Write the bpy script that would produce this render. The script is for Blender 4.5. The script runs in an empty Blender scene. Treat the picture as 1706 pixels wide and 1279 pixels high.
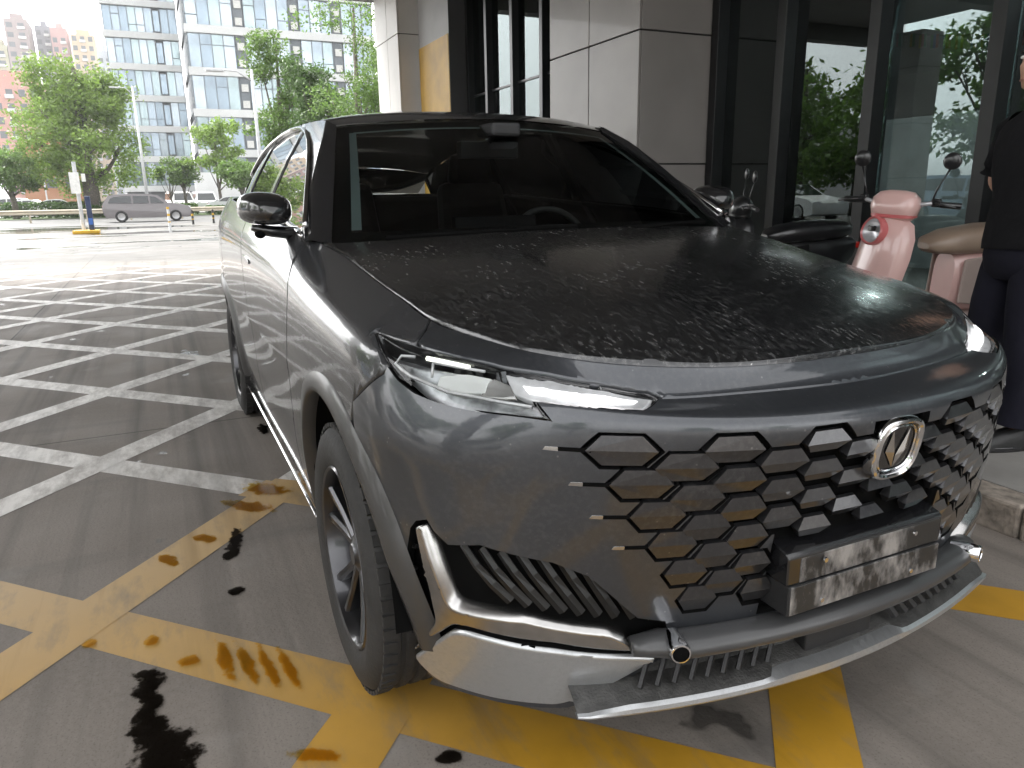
import bpy, math, random
import numpy as np
from mathutils import Vector, Matrix
from mathutils.geometry import delaunay_2d_cdt

# ------------------------------------------------------------------ camera, sky, sun, exposure
sc = bpy.context.scene
COLL = sc.collection
R = math.radians
cam_d = bpy.data.cameras.new('camera')
cam = bpy.data.objects.new('camera', cam_d)
COLL.objects.link(cam)
cam_d.sensor_width = 36.0
cam_d.lens = 26.016
cam_d.clip_start = 0.05
cam_d.clip_end = 2000
yaw, pit, roll = .43667, .25291, -.0170
fw = Vector((-math.cos(yaw) * math.cos(pit), math.sin(yaw) * math.cos(pit), -math.sin(pit)))
rt = Vector((math.sin(yaw), math.cos(yaw), 0))
up = rt.cross(fw)
r2 = math.cos(roll) * rt + math.sin(roll) * up
u2 = -math.sin(roll) * rt + math.cos(roll) * up
cam.matrix_world = Matrix(((r2.x, u2.x, -fw.x, 1.8617), (r2.y, u2.y, -fw.y, -1.2485), (r2.z, u2.z, -fw.z, 1.3012), (0, 0, 0, 1)))
sc.camera = cam

w = bpy.data.worlds.new('World')
sc.world = w
w.use_nodes = True
nt = w.node_tree
bg = nt.nodes['Background']
sky = nt.nodes.new('ShaderNodeTexSky')
sky.sky_type = 'NISHITA'
sky.sun_disc = False
SUN_EL, SUN_AZ = 52.0, 215.0        # azimuth of the sun seen from the car, degrees counter-clockwise from +x
sky.sun_elevation = R(SUN_EL)
sky.sun_rotation = R(90 - SUN_AZ)
sky.air_density = 1.0
sky.dust_density = 3.0
sky.ozone_density = 1.0
hs = nt.nodes.new('ShaderNodeHueSaturation')
hs.inputs['Saturation'].default_value = 0.04
nt.links.new(sky.outputs[0], hs.inputs['Color'])
nt.links.new(hs.outputs[0], bg.inputs['Color'])
bg.inputs['Strength'].default_value = 0.15

sun_d = bpy.data.lights.new('sun', 'SUN')
sun = bpy.data.objects.new('sun', sun_d)
COLL.objects.link(sun)
sun_d.energy = 1.0
sun_d.angle = R(25)
sun_d.color = (1.0, .97, .92)
sd = Vector((math.cos(R(SUN_EL)) * math.cos(R(SUN_AZ)), math.cos(R(SUN_EL)) * math.sin(R(SUN_AZ)), math.sin(R(SUN_EL))))
sun.rotation_euler = (-sd).to_track_quat('-Z', 'Y').to_euler()
sun.location = sd * 40

vs = sc.view_settings
vs.view_transform = 'Standard'
vs.look = 'None'
vs.exposure = 2.3
vs.gamma = 1.0
vs.use_curve_mapping = False
sc.cycles.max_bounces = 10
sc.cycles.diffuse_bounces = 4
sc.cycles.glossy_bounces = 5
sc.cycles.transparent_max_bounces = 16
sc.cycles.caustics_reflective = False
sc.cycles.caustics_refractive = False
sc.cycles.sample_clamp_indirect = 6.0

rng = random.Random(7)
M = {}

# ------------------------------------------------------------------ helpers
def tag(o, label=None, cat=None, group=None, kind=None):
    if label: o['label'] = label
    if cat: o['category'] = cat
    if group: o['group'] = group
    if kind: o['kind'] = kind
    return o

def empty(name, loc=(0, 0, 0), rz=0.0, label=None, cat=None, group=None):
    o = bpy.data.objects.new(name, None)
    COLL.objects.link(o)
    o.location = loc
    o.rotation_euler = (0, 0, rz)
    o.empty_display_size = .2
    return tag(o, label, cat, group)

def link(name, me, parent=None, world=False):
    """world=True: the mesh is given in world coordinates although it has a parent"""
    o = bpy.data.objects.new(name, me)
    COLL.objects.link(o)
    if parent is not None:
        o.parent = parent
        if world:
            r = parent
            M = Matrix.Identity(4)
            chain = []
            while r is not None:
                chain.append(r)
                r = r.parent
            for r in reversed(chain):
                M = M @ r.matrix_parent_inverse @ Matrix.LocRotScale(r.location, r.rotation_euler.to_quaternion(), r.scale)
            o.matrix_parent_inverse = M.inverted()
    return o

def copy_tree(o, parent=None):
    c = o.copy()
    COLL.objects.link(c)
    if parent is not None: c.parent = parent
    for ch in [k for k in bpy.data.objects if k.parent == o and k != c]:
        copy_tree(ch, c)
    return c

class MB:
    def __init__(s): s.v, s.f, s.m, s.cur = [], [], [], 0
    def add(s, vs_, fs_):
        b = len(s.v)
        s.v += [tuple(map(float, q)) for q in vs_]
        s.f += [tuple(b + i for i in f) for f in fs_]
        s.m += [s.cur] * len(fs_)
        return s
    def mat(s, i): s.cur = i; return s
    def box(s, c, d, rz=0.0, rot=None, taper=1.0):
        x, y, z = d[0] / 2, d[1] / 2, d[2] / 2
        vs_ = [Vector((i * x * (taper if k > 0 else 1), j * y * (taper if k > 0 else 1), k * z)) for k in (-1, 1) for j in (-1, 1) for i in (-1, 1)]
        if rot is not None: vs_ = [rot @ q for q in vs_]
        elif rz:
            cz, sz = math.cos(rz), math.sin(rz)
            vs_ = [Vector((q.x * cz - q.y * sz, q.x * sz + q.y * cz, q.z)) for q in vs_]
        vs_ = [q + Vector(c) for q in vs_]
        return s.add(vs_, [(0, 2, 3, 1), (4, 5, 7, 6), (0, 1, 5, 4), (1, 3, 7, 5), (3, 2, 6, 7), (2, 0, 4, 6)])
    def lohi(s, lo, hi):
        return s.box([(a + b) / 2 for a, b in zip(lo, hi)], [b - a for a, b in zip(lo, hi)])
    def tube(s, path, r, n=8, cap=True, flat=None):
        """flat=(ry,rz) scales the section"""
        path = [Vector(q) for q in path]
        rs = r if isinstance(r, (list, tuple)) else [r] * len(path)
        rings = []
        up0 = Vector((0, 0, 1))
        for i, q in enumerate(path):
            a = path[max(i - 1, 0)]
            b = path[min(i + 1, len(path) - 1)]
            t = (b - a).normalized()
            u = up0 if abs(t.dot(up0)) < .95 else Vector((1, 0, 0))
            x = t.cross(u).normalized()
            y = x.cross(t).normalized()
            fx, fy = flat or (1, 1)
            rings.append([q + x * (math.cos(2 * math.pi * k / n) * rs[i] * fx) + y * (math.sin(2 * math.pi * k / n) * rs[i] * fy) for k in range(n)])
        vs_ = [q for g in rings for q in g]
        fs_ = []
        for i in range(len(path) - 1):
            for k in range(n):
                fs_.append((i * n + k, i * n + (k + 1) % n, (i + 1) * n + (k + 1) % n, (i + 1) * n + k))
        if cap:
            fs_.append(tuple(range(n))[::-1])
            fs_.append(tuple((len(path) - 1) * n + k for k in range(n)))
        return s.add(vs_, fs_)
    def lathe(s, prof, n=24, c=(0, 0, 0), axis='z', closed=False):
        """prof: list of (radius, height along the axis)"""
        vs_ = []
        for r_, h in prof:
            for k in range(n):
                a = 2 * math.pi * k / n
                x, y = r_ * math.cos(a), r_ * math.sin(a)
                q = {'z': (x, y, h), 'y': (x, h, y), 'x': (h, x, y)}[axis]
                vs_.append((q[0] + c[0], q[1] + c[1], q[2] + c[2]))
        fs_ = []
        m = len(prof)
        for i in range(m if closed else m - 1):
            j = (i + 1) % m
            for k in range(n):
                f = (i * n + k, i * n + (k + 1) % n, j * n + (k + 1) % n, j * n + k)
                fs_.append(f if axis != 'y' else f[::-1])
        return s.add(vs_, fs_)
    def prism(s, poly, h0, h1, axis='y'):
        """poly of 2-D points extruded between h0 and h1 along an axis"""
        n = len(poly)
        def q(a, b, h): return {'y': (a, h, b), 'z': (a, b, h), 'x': (h, a, b)}[axis]
        vs_ = [q(a, b, h0) for a, b in poly] + [q(a, b, h1) for a, b in poly]
        fs_ = [tuple(range(n)), tuple(range(2 * n - 1, n - 1, -1))] + [(i, i + n, (i + 1) % n + n, (i + 1) % n) for i in range(n)]
        return s.add(vs_, fs_)
    def loft(s, rows, closed=False):
        n = len(rows[0])
        vs_ = [q for r_ in rows for q in r_]
        fs_ = []
        for i in range(len(rows) - 1):
            for k in range(n if closed else n - 1):
                fs_.append((i * n + k, i * n + (k + 1) % n, (i + 1) * n + (k + 1) % n, (i + 1) * n + k))
        return s.add(vs_, fs_)
    def ball(s, c, r, n=14, m=10, rot=None):
        rx, ry, rz = (r, r, r) if not isinstance(r, (tuple, list)) else r
        vs_ = []
        for i in range(m + 1):
            t = math.pi * i / m
            for k in range(n):
                a = 2 * math.pi * k / n
                q = Vector((rx * math.sin(t) * math.cos(a), ry * math.sin(t) * math.sin(a), rz * math.cos(t)))
                if rot is not None: q = rot @ q
                vs_.append(q + Vector(c))
        fs_ = [(i * n + k, (i + 1) * n + k, (i + 1) * n + (k + 1) % n, i * n + (k + 1) % n) for i in range(m) for k in range(n)]
        return s.add(vs_, fs_)
    def mesh(s, name, mats, smooth=False):
        me = bpy.data.meshes.new(name)
        me.from_pydata(s.v, [], s.f)
        mats = mats if isinstance(mats, (list, tuple)) else [mats]
        for m in mats:
            if m: me.materials.append(m)
        if len(mats) > 1: me.polygons.foreach_set('material_index', s.m)
        import bmesh
        bm = bmesh.new()
        bm.from_mesh(me)
        bmesh.ops.recalc_face_normals(bm, faces=bm.faces[:])
        bm.to_mesh(me)
        bm.free()
        if smooth:
            me.shade_smooth()
            if smooth is not True:
                try: me.set_sharp_from_angle(angle=R(smooth))
                except Exception: pass
        return me
    def build(s, name, mats, parent=None, smooth=False, world=False, bevel=0):
        o = link(name, s.mesh(name, mats, smooth), parent, world)
        if bevel:
            b = o.modifiers.new('bevel', 'BEVEL')
            b.width = bevel
            b.segments = 2
            b.limit_method = 'ANGLE'
        return o

# ------------------------------------------------------------------ materials
def nodes(name):
    m = bpy.data.materials.new(name)
    m.use_nodes = True
    n = m.node_tree.nodes
    return m, m.node_tree, n['Principled BSDF'], n['Material Output']

def simple(name, col, rough=.5, metal=0.0, coat=0.0, var=.12, scale=8.0, bump=0.0, bscale=60.0, spec=None):
    """base colour broken up by a little noise, optional fine relief"""
    m, t, b, _ = nodes(name)
    tc = t.nodes.new('ShaderNodeTexCoord')
    nz = t.nodes.new('ShaderNodeTexNoise')
    nz.inputs['Scale'].default_value = scale
    nz.inputs['Detail'].default_value = 5
    t.links.new(tc.outputs['Object'], nz.inputs['Vector'])
    rp = t.nodes.new('ShaderNodeValToRGB')
    rp.color_ramp.elements[0].position = .3
    rp.color_ramp.elements[1].position = .7
    rp.color_ramp.elements[0].color = tuple(c * (1 - var) for c in col[:3]) + (1,)
    rp.color_ramp.elements[1].color = tuple(min(1, c * (1 + var)) for c in col[:3]) + (1,)
    t.links.new(nz.outputs['Fac'], rp.inputs['Fac'])
    t.links.new(rp.outputs['Color'], b.inputs['Base Color'])
    b.inputs['Roughness'].default_value = rough
    b.inputs['Metallic'].default_value = metal
    b.inputs['Coat Weight'].default_value = coat
    b.inputs['Coat Roughness'].default_value = .05
    if spec is not None: b.inputs['Specular IOR Level'].default_value = spec
    if bump:
        n2 = t.nodes.new('ShaderNodeTexNoise')
        n2.inputs['Scale'].default_value = bscale
        n2.inputs['Detail'].default_value = 4
        t.links.new(tc.outputs['Object'], n2.inputs['Vector'])
        bp = t.nodes.new('ShaderNodeBump')
        bp.inputs['Strength'].default_value = bump
        bp.inputs['Distance'].default_value = .01
        t.links.new(n2.outputs['Fac'], bp.inputs['Height'])
        t.links.new(bp.outputs['Normal'], b.inputs['Normal'])
    return m

def glass(name, tint, ior=1.5, rough=0.0, refl=(1, 1, 1), wave=0.0, base=0.0):
    """thin pane: tinted see-through with mirror reflection growing at grazing angles"""
    m = bpy.data.materials.new(name)
    m.use_nodes = True
    t = m.node_tree
    t.nodes.clear()
    out = t.nodes.new('ShaderNodeOutputMaterial')
    mix = t.nodes.new('ShaderNodeMixShader')
    tr = t.nodes.new('ShaderNodeBsdfTransparent')
    gl = t.nodes.new('ShaderNodeBsdfGlossy')
    fr = t.nodes.new('ShaderNodeFresnel')
    tr.inputs['Color'].default_value = tuple(tint) + (1,)
    gl.inputs['Color'].default_value = tuple(refl) + (1,)
    gl.inputs['Roughness'].default_value = rough
    fr.inputs['IOR'].default_value = ior
    fac = fr.outputs[0]
    if base:
        ad = t.nodes.new('ShaderNodeMath')
        ad.operation = 'ADD'
        ad.use_clamp = True
        ad.inputs[1].default_value = base
        t.links.new(fac, ad.inputs[0])
        fac = ad.outputs[0]
    if wave:
        tc = t.nodes.new('ShaderNodeTexCoord')
        nz = t.nodes.new('ShaderNodeTexNoise')
        nz.inputs['Scale'].default_value = 1.1
        nz.inputs['Detail'].default_value = 1
        bp = t.nodes.new('ShaderNodeBump')
        bp.inputs['Strength'].default_value = wave
        bp.inputs['Distance'].default_value = .02
        t.links.new(tc.outputs['Object'], nz.inputs['Vector'])
        t.links.new(nz.outputs['Fac'], bp.inputs['Height'])
        t.links.new(bp.outputs['Normal'], gl.inputs['Normal'])
    t.links.new(fac, mix.inputs['Fac'])
    t.links.new(tr.outputs[0], mix.inputs[1])
    t.links.new(gl.outputs[0], mix.inputs[2])
    t.links.new(mix.outputs[0], out.inputs['Surface'])
    return m

def emit(name, col, s):
    m, t, b, _ = nodes(name)
    b.inputs['Base Color'].default_value = tuple(col) + (1,)
    b.inputs['Emission Color'].default_value = tuple(col) + (1,)
    b.inputs['Emission Strength'].default_value = s
    return m

def paint(name, col, dust=.0, metal=.85, rough=.36, dustcol=(.20, .195, .185), flat=.0):
    """metallic car paint under clear coat, with dried rain spots and dust lying on it"""
    m, t, b, _ = nodes(name)
    L = t.links.new
    tc = t.nodes.new('ShaderNodeTexCoord')
    fl = t.nodes.new('ShaderNodeTexNoise')
    fl.inputs['Scale'].default_value = 900
    fl.inputs['Detail'].default_value = 1
    L(tc.outputs['Object'], fl.inputs['Vector'])
    mr = t.nodes.new('ShaderNodeMapRange')
    mr.inputs['To Min'].default_value = .75
    mr.inputs['To Max'].default_value = 1.25
    L(fl.outputs['Fac'], mr.inputs['Value'])
    mul = t.nodes.new('ShaderNodeMix')
    mul.data_type = 'RGBA'
    mul.blend_type = 'MULTIPLY'
    mul.inputs[0].default_value = 1
    mul.inputs[6].default_value = tuple(col) + (1,)
    L(mr.outputs[0], mul.inputs[7])
    b.inputs['Metallic'].default_value = metal
    b.inputs['Roughness'].default_value = rough
    b.inputs['Coat Weight'].default_value = 1.0
    # dried drops: thresholded voronoi cells and streaky noise
    vo = t.nodes.new('ShaderNodeTexVoronoi')
    vo.inputs['Scale'].default_value = 75
    wv = t.nodes.new('ShaderNodeTexNoise')
    wv.inputs['Scale'].default_value = 95
    wv.inputs['Detail'].default_value = 4
    mp = t.nodes.new('ShaderNodeMapping')
    mp.inputs['Scale'].default_value = (.35, 1.0, 1.0)
    mp.inputs['Rotation'].default_value = (0, 0, R(24))
    L(tc.outputs['Object'], mp.inputs['Vector'])
    L(mp.outputs[0], wv.inputs['Vector'])
    L(mp.outputs[0], vo.inputs['Vector'])
    big = t.nodes.new('ShaderNodeTexNoise')
    big.inputs['Scale'].default_value = 5.5
    big.inputs['Detail'].default_value = 6
    L(tc.outputs['Object'], big.inputs['Vector'])
    r1 = t.nodes.new('ShaderNodeMapRange')
    r1.inputs['From Min'].default_value = .47
    r1.inputs['From Max'].default_value = .69
    L(wv.outputs['Fac'], r1.inputs['Value'])
    r2_ = t.nodes.new('ShaderNodeMapRange')
    r2_.inputs['From Min'].default_value = .22
    r2_.inputs['From Max'].default_value = .02
    L(vo.outputs['Distance'], r2_.inputs['Value'])
    r3 = t.nodes.new('ShaderNodeMapRange')
    r3.inputs['From Min'].default_value = .3
    r3.inputs['From Max'].default_value = .7
    L(big.outputs['Fac'], r3.inputs['Value'])
    a = t.nodes.new('ShaderNodeMath'); a.operation = 'MAXIMUM'
    L(r1.outputs[0], a.inputs[0]); L(r2_.outputs[0], a.inputs[1])
    a2 = t.nodes.new('ShaderNodeMath'); a2.operation = 'MULTIPLY_ADD'
    L(a.outputs[0], a2.inputs[0]); L(r3.outputs[0], a2.inputs[1]); a2.inputs[2].default_value = .12 + flat
    a3 = t.nodes.new('ShaderNodeMath'); a3.operation = 'MULTIPLY'; a3.use_clamp = True
    L(a2.outputs[0], a3.inputs[0]); a3.inputs[1].default_value = dust
    mx = t.nodes.new('ShaderNodeMix'); mx.data_type = 'RGBA'
    L(a3.outputs[0], mx.inputs[0]); L(mul.outputs[2], mx.inputs[6]); mx.inputs[7].default_value = tuple(dustcol) + (1,)
    # sharper pale specks where drops have dried
    v2 = t.nodes.new('ShaderNodeTexVoronoi'); v2.inputs['Scale'].default_value = 48; v2.inputs['Randomness'].default_value = 1
    L(tc.outputs['Object'], v2.inputs['Vector'])
    s1_ = t.nodes.new('ShaderNodeMapRange'); s1_.inputs['From Min'].default_value = .13; s1_.inputs['From Max'].default_value = .07; L(v2.outputs['Distance'], s1_.inputs['Value'])
    s2_ = t.nodes.new('ShaderNodeSeparateColor'); L(v2.outputs['Color'], s2_.inputs[0])
    s3_ = t.nodes.new('ShaderNodeMath'); s3_.operation = 'GREATER_THAN'; L(s2_.outputs[0], s3_.inputs[0]); s3_.inputs[1].default_value = .72
    s4_ = t.nodes.new('ShaderNodeMath'); s4_.operation = 'MULTIPLY'; L(s1_.outputs[0], s4_.inputs[0]); L(s3_.outputs[0], s4_.inputs[1])
    s5_ = t.nodes.new('ShaderNodeMath'); s5_.operation = 'MULTIPLY'; s5_.use_clamp = True; L(s4_.outputs[0], s5_.inputs[0]); s5_.inputs[1].default_value = min(1, dust * 1.3)
    m5 = t.nodes.new('ShaderNodeMix'); m5.data_type = 'RGBA'; L(s5_.outputs[0], m5.inputs[0]); L(mx.outputs[2], m5.inputs[6]); m5.inputs[7].default_value = (.36, .355, .34, 1)
    L(m5.outputs[2], b.inputs['Base Color'])
    cr = t.nodes.new('ShaderNodeMapRange')
    cr.inputs['To Min'].default_value = .03
    cr.inputs['To Max'].default_value = .5
    L(a3.outputs[0], cr.inputs['Value'])
    L(cr.outputs[0], b.inputs['Coat Roughness'])
    mt = t.nodes.new('ShaderNodeMapRange')
    mt.inputs['To Min'].default_value = metal
    mt.inputs['To Max'].default_value = 0
    L(a3.outputs[0], mt.inputs['Value'])
    L(mt.outputs[0], b.inputs['Metallic'])
    bp = t.nodes.new('ShaderNodeBump')
    bp.inputs['Strength'].default_value = .10 if dust > .5 else .025
    bp.inputs['Distance'].default_value = .002
    L(a.outputs[0], bp.inputs['Height'])
    L(bp.outputs['Normal'], b.inputs['Coat Normal'])
    return m

# ------------------------------------------------------------------ the grey car

M['paint'] = paint('grey_paint', (.042, .043, .046), dust=.10, metal=.3, rough=.24)
M['paint'].node_tree.nodes['Principled BSDF'].inputs['Coat IOR'].default_value = 1.36
M['lamp_bowl'] = simple('lamp_bowl', (.42, .43, .44), .3, metal=.85, var=.45, scale=28)
M['arch_paint'] = simple('arch_paint', (.045, .043, .041), .42, metal=.2, coat=.25, var=.25, scale=6)
M['fin_black'] = simple('fin_black', (.006, .006, .006), .38, var=.1)
M['lit_bar'] = emit('lit_light_bar', (.95, .93, .94), .55)
M['lit_led'] = emit('lit_led', (.95, .97, .85), .40)
M['paint_dusty'] = paint('grey_paint_dusty', (.026, .0265, .029), dust=.75, flat=.02, dustcol=(.105, .104, .102), rough=.26)
M['paint_nose'] = paint('grey_paint_nose', (.054, .058, .066), metal=.7, dust=.17, flat=.02, dustcol=(.13, .128, .125))
M['gloss_black'] = simple('gloss_black', (.008, .008, .009), .25, coat=1.0)
M['black_plastic'] = simple('black_plastic', (.014, .014, .015), .55, bump=.15, bscale=400)
M['matt_black'] = simple('matt_black', (.004, .004, .004), .9, spec=.05)
M['lip_black'] = simple('dusty_black_plastic', (.04, .039, .037), .6, bump=.3, bscale=180, var=.5, scale=30)
M['chrome'] = simple('chrome', (.75, .75, .76), .10, metal=1.0, var=.03)
M['satin_chrome'] = simple('satin_chrome', (.46, .45, .44), .27, metal=1.0, var=.08, scale=40)
M['silver'] = paint('silver_paint', (.46, .47, .48), dust=.3, metal=.8, rough=.3, dustcol=(.12, .12, .11))
M['rubber'] = simple('tyre_rubber', (.022, .021, .020), .75, var=.3, scale=14, bump=.2, bscale=90)
M['rim'] = simple('rim_metal', (.07, .07, .075), .3, metal=.9, coat=.6, var=.1)
M['brake'] = simple('brake_steel', (.3, .29, .28), .4, metal=1.0, var=.2, scale=30)
M['windscreen'] = glass('windscreen_glass', (.62, .67, .66), 1.5)
M['tint'] = glass('tinted_glass', (.10, .11, .11), 1.6, base=.10)
M['clear'] = glass('clear_lens', (.93, .95, .95), 1.45)
M['leather'] = simple('black_leather', (.045, .043, .043), .5, bump=.1)
M['drl'] = simple('light_bar_plastic', (.85, .83, .84), .3, metal=.15, coat=1.0, var=.12, scale=50)
M['white_plastic'] = simple('white_plastic', (.82, .82, .80), .35, coat=.5)
M['grille'] = paint('grille_paint', (.05, .05, .054), dust=.15, metal=.8, rough=.3)

def plate_mat():
    m, t, b, _ = nodes('worn_bracket')
    tc = t.nodes.new('ShaderNodeTexCoord')
    nz = t.nodes.new('ShaderNodeTexNoise')
    nz.inputs['Scale'].default_value = 9
    nz.inputs['Detail'].default_value = 7
    nz.inputs['Roughness'].default_value = .65
    mp = t.nodes.new('ShaderNodeMapping')
    mp.inputs['Scale'].default_value = (1, 1, .55)
    rp = t.nodes.new('ShaderNodeValToRGB')
    e = rp.color_ramp.elements
    e[0].position, e[0].color = .46, (.022, .021, .02, 1)
    e[1].position, e[1].color = .60, (.27, .255, .24, 1)
    k = rp.color_ramp.elements.new(.5)
    k.color = (.10, .095, .092, 1)
    t.links.new(tc.outputs['Object'], mp.inputs['Vector'])
    t.links.new(mp.outputs[0], nz.inputs['Vector'])
    t.links.new(nz.outputs['Fac'], rp.inputs['Fac'])
    t.links.new(rp.outputs[0], b.inputs['Base Color'])
    b.inputs['Roughness'].default_value = .42
    return m
M['worn'] = plate_mat()
M['bar_grey'] = simple('bar_grey_plastic', (.045, .045, .046), .38, coat=.3, bump=.05, bscale=300)
M['paint_pillar'] = simple('pillar_black', (.012, .012, .013), .25, coat=1.0)
M['mirror_black'] = simple('mirror_black', (.012, .012, .013), .22, coat=1.0, bump=.05, bscale=250)
M['tint_rear'] = glass('rear_glass', (.35, .37, .36), 1.5)


# wet spots: x, y, half length, half width, turn, material
WET = [(-.60, -1.15, .03, .026, 0, 'wet'),
       (.45, -.77, .022, .028, 0, 'wet'), (-2.45, -.83, .10, .03, 0, 'wet'),
       (-.95, -1.355, .055, .025, .4, 'wet_yellow'), (-1.08, -1.22, .05, .03, .8, 'wet_yellow'), (-1.33, -1.03, .13, .045, .75, 'wet_yellow'), (-1.50, -.94, .12, .06, .6, 'wet_yellow'),
       (-.20, -1.22, .10, .02, .1, 'wet_yellow'), (-.16, -1.165, .11, .017, .12, 'wet_yellow'), (-.11, -1.11, .11, .015, .12, 'wet_yellow'), (-.07, -1.06, .10, .014, .1, 'wet_yellow'),
       (-.24, -1.31, .03, .03, 0, 'wet_yellow'), (-.40, -1.41, .028, .02, 0, 'wet_yellow'), (-.47, -1.585, .02, .02, 0, 'wet_yellow'), (.30, -1.06, .06, .02, 1.0, 'wet_yellow')]

# ------------------------------------------------------------------ ground, markings, canopy
def concrete_mat():
    m, t, b, _ = nodes('concrete_floor')
    L = t.links.new
    geo = t.nodes.new('ShaderNodeNewGeometry')
    sep = t.nodes.new('ShaderNodeSeparateXYZ'); L(geo.outputs['Position'], sep.inputs[0])
    def noise(scale, detail=5, sx=1, sy=1, rough=.55, rz=0):
        mp = t.nodes.new('ShaderNodeMapping'); mp.inputs['Scale'].default_value = (sx, sy, 1); mp.inputs['Rotation'].default_value = (0, 0, rz)
        n = t.nodes.new('ShaderNodeTexNoise'); n.inputs['Scale'].default_value = scale; n.inputs['Detail'].default_value = detail; n.inputs['Roughness'].default_value = rough
        L(geo.outputs['Position'], mp.inputs['Vector']); L(mp.outputs[0], n.inputs['Vector'])
        return n.outputs['Fac']
    def ramp(src, lo, hi, a=0.0, z=1.0):
        r_ = t.nodes.new('ShaderNodeMapRange'); r_.inputs['From Min'].default_value = lo; r_.inputs['From Max'].default_value = hi
        r_.inputs['To Min'].default_value = a; r_.inputs['To Max'].default_value = z; L(src, r_.inputs['Value']); return r_.outputs[0]
    def math_(op, a, b_):
        n = t.nodes.new('ShaderNodeMath'); n.operation = op
        for i, q in enumerate((a, b_)):
            if isinstance(q, (int, float)): n.inputs[i].default_value = q
            else: L(q, n.inputs[i])
        return n.outputs[0]
    def mix(f, a, b_, mode='MIX'):
        n = t.nodes.new('ShaderNodeMix'); n.data_type = 'RGBA'; n.blend_type = mode
        if isinstance(f, (int, float)): n.inputs[0].default_value = f
        else: L(f, n.inputs[0])
        for i, q in ((6, a), (7, b_)):
            if isinstance(q, tuple): n.inputs[i].default_value = q + (1,)
            else: L(q, n.inputs[i])
        return n.outputs[2]
    c = mix(ramp(noise(.9, 7), .3, .7), (.170, .148, .128), (.250, .220, .194))
    c = mix(ramp(noise(45, 3), .35, .65, 0, .5), c, (.23, .205, .18))
    c = mix(ramp(noise(160, 2), .55, .70, 0, .5), c, (.09, .08, .07))
    # tyre tracks along the driving direction and cross scuffs
    c = mix(ramp(noise(1.0, 4, .12, 5.5), .50, .68, 0, .6), c, (.085, .077, .069))
    c = mix(ramp(noise(1.2, 5, 3.0, .5, rz=.6), .56, .74, 0, .40), c, (.095, .09, .084))
    c = mix(ramp(noise(3.0, 8), .60, .72, 0, .45), c, (.26, .245, .225))
    # concrete beyond the canopy, colour darkened against the daylight, with rain lying on it
    outm = math_('MAXIMUM', ramp(sep.outputs['X'], -15.5, -16.8), ramp(sep.outputs['Y'], -9.0, -10.5))
    c = mix(outm, c, mix(ramp(noise(.35, 5), .35, .65), (.105, .10, .093), (.155, .148, .138)))
    wet = math_('MULTIPLY', outm, ramp(noise(.5, 6, .6, .22), .50, .57))
    c = mix(math_('MULTIPLY', wet, .75), c, (.075, .078, .07))
    # expansion joints sawn into the slab
    jx = math_('ABSOLUTE', math_('SUBTRACT', math_('FRACT', math_('ADD', math_('MULTIPLY', sep.outputs['X'], .2), .05), 0), .5), 0)
    jy = math_('ABSOLUTE', math_('SUBTRACT', math_('FRACT', math_('ADD', math_('MULTIPLY', sep.outputs['Y'], .2), 1.03), 0), .5), 0)
    jn = math_('MULTIPLY', noise(6, 3), .0016)
    c = mix(ramp(math_('MINIMUM', jx, jy), .0022, .0008, 0, .75), c, (.05, .047, .043))
    # small spills near the car
    sp = ramp(noise(2.3, 4), .665, .69)
    c = mix(math_('MULTIPLY', sp, .7), c, (.04, .037, .034))
    L(c, b.inputs['Base Color'])
    b.inputs['Specular IOR Level'].default_value = .3
    rr = ramp(noise(2.2, 5), .3, .7, .62, .82)
    rr = mix(wet, rr, (.06, .06, .06)); rr = mix(math_('MULTIPLY', sp, .8), rr, (.12, .12, .12))
    L(rr, b.inputs['Roughness'])
    bp = t.nodes.new('ShaderNodeBump'); bp.inputs['Strength'].default_value = .35; bp.inputs['Distance'].default_value = .004
    L(math_('ADD', noise(70, 4), math_('MULTIPLY', noise(14, 2, .1, 2.0), .6)), bp.inputs['Height'])
    L(math_('MULTIPLY', math_('SUBTRACT', 1.0, wet), .35), bp.inputs['Strength'])
    L(bp.outputs[0], b.inputs['Normal'])
    return m

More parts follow.
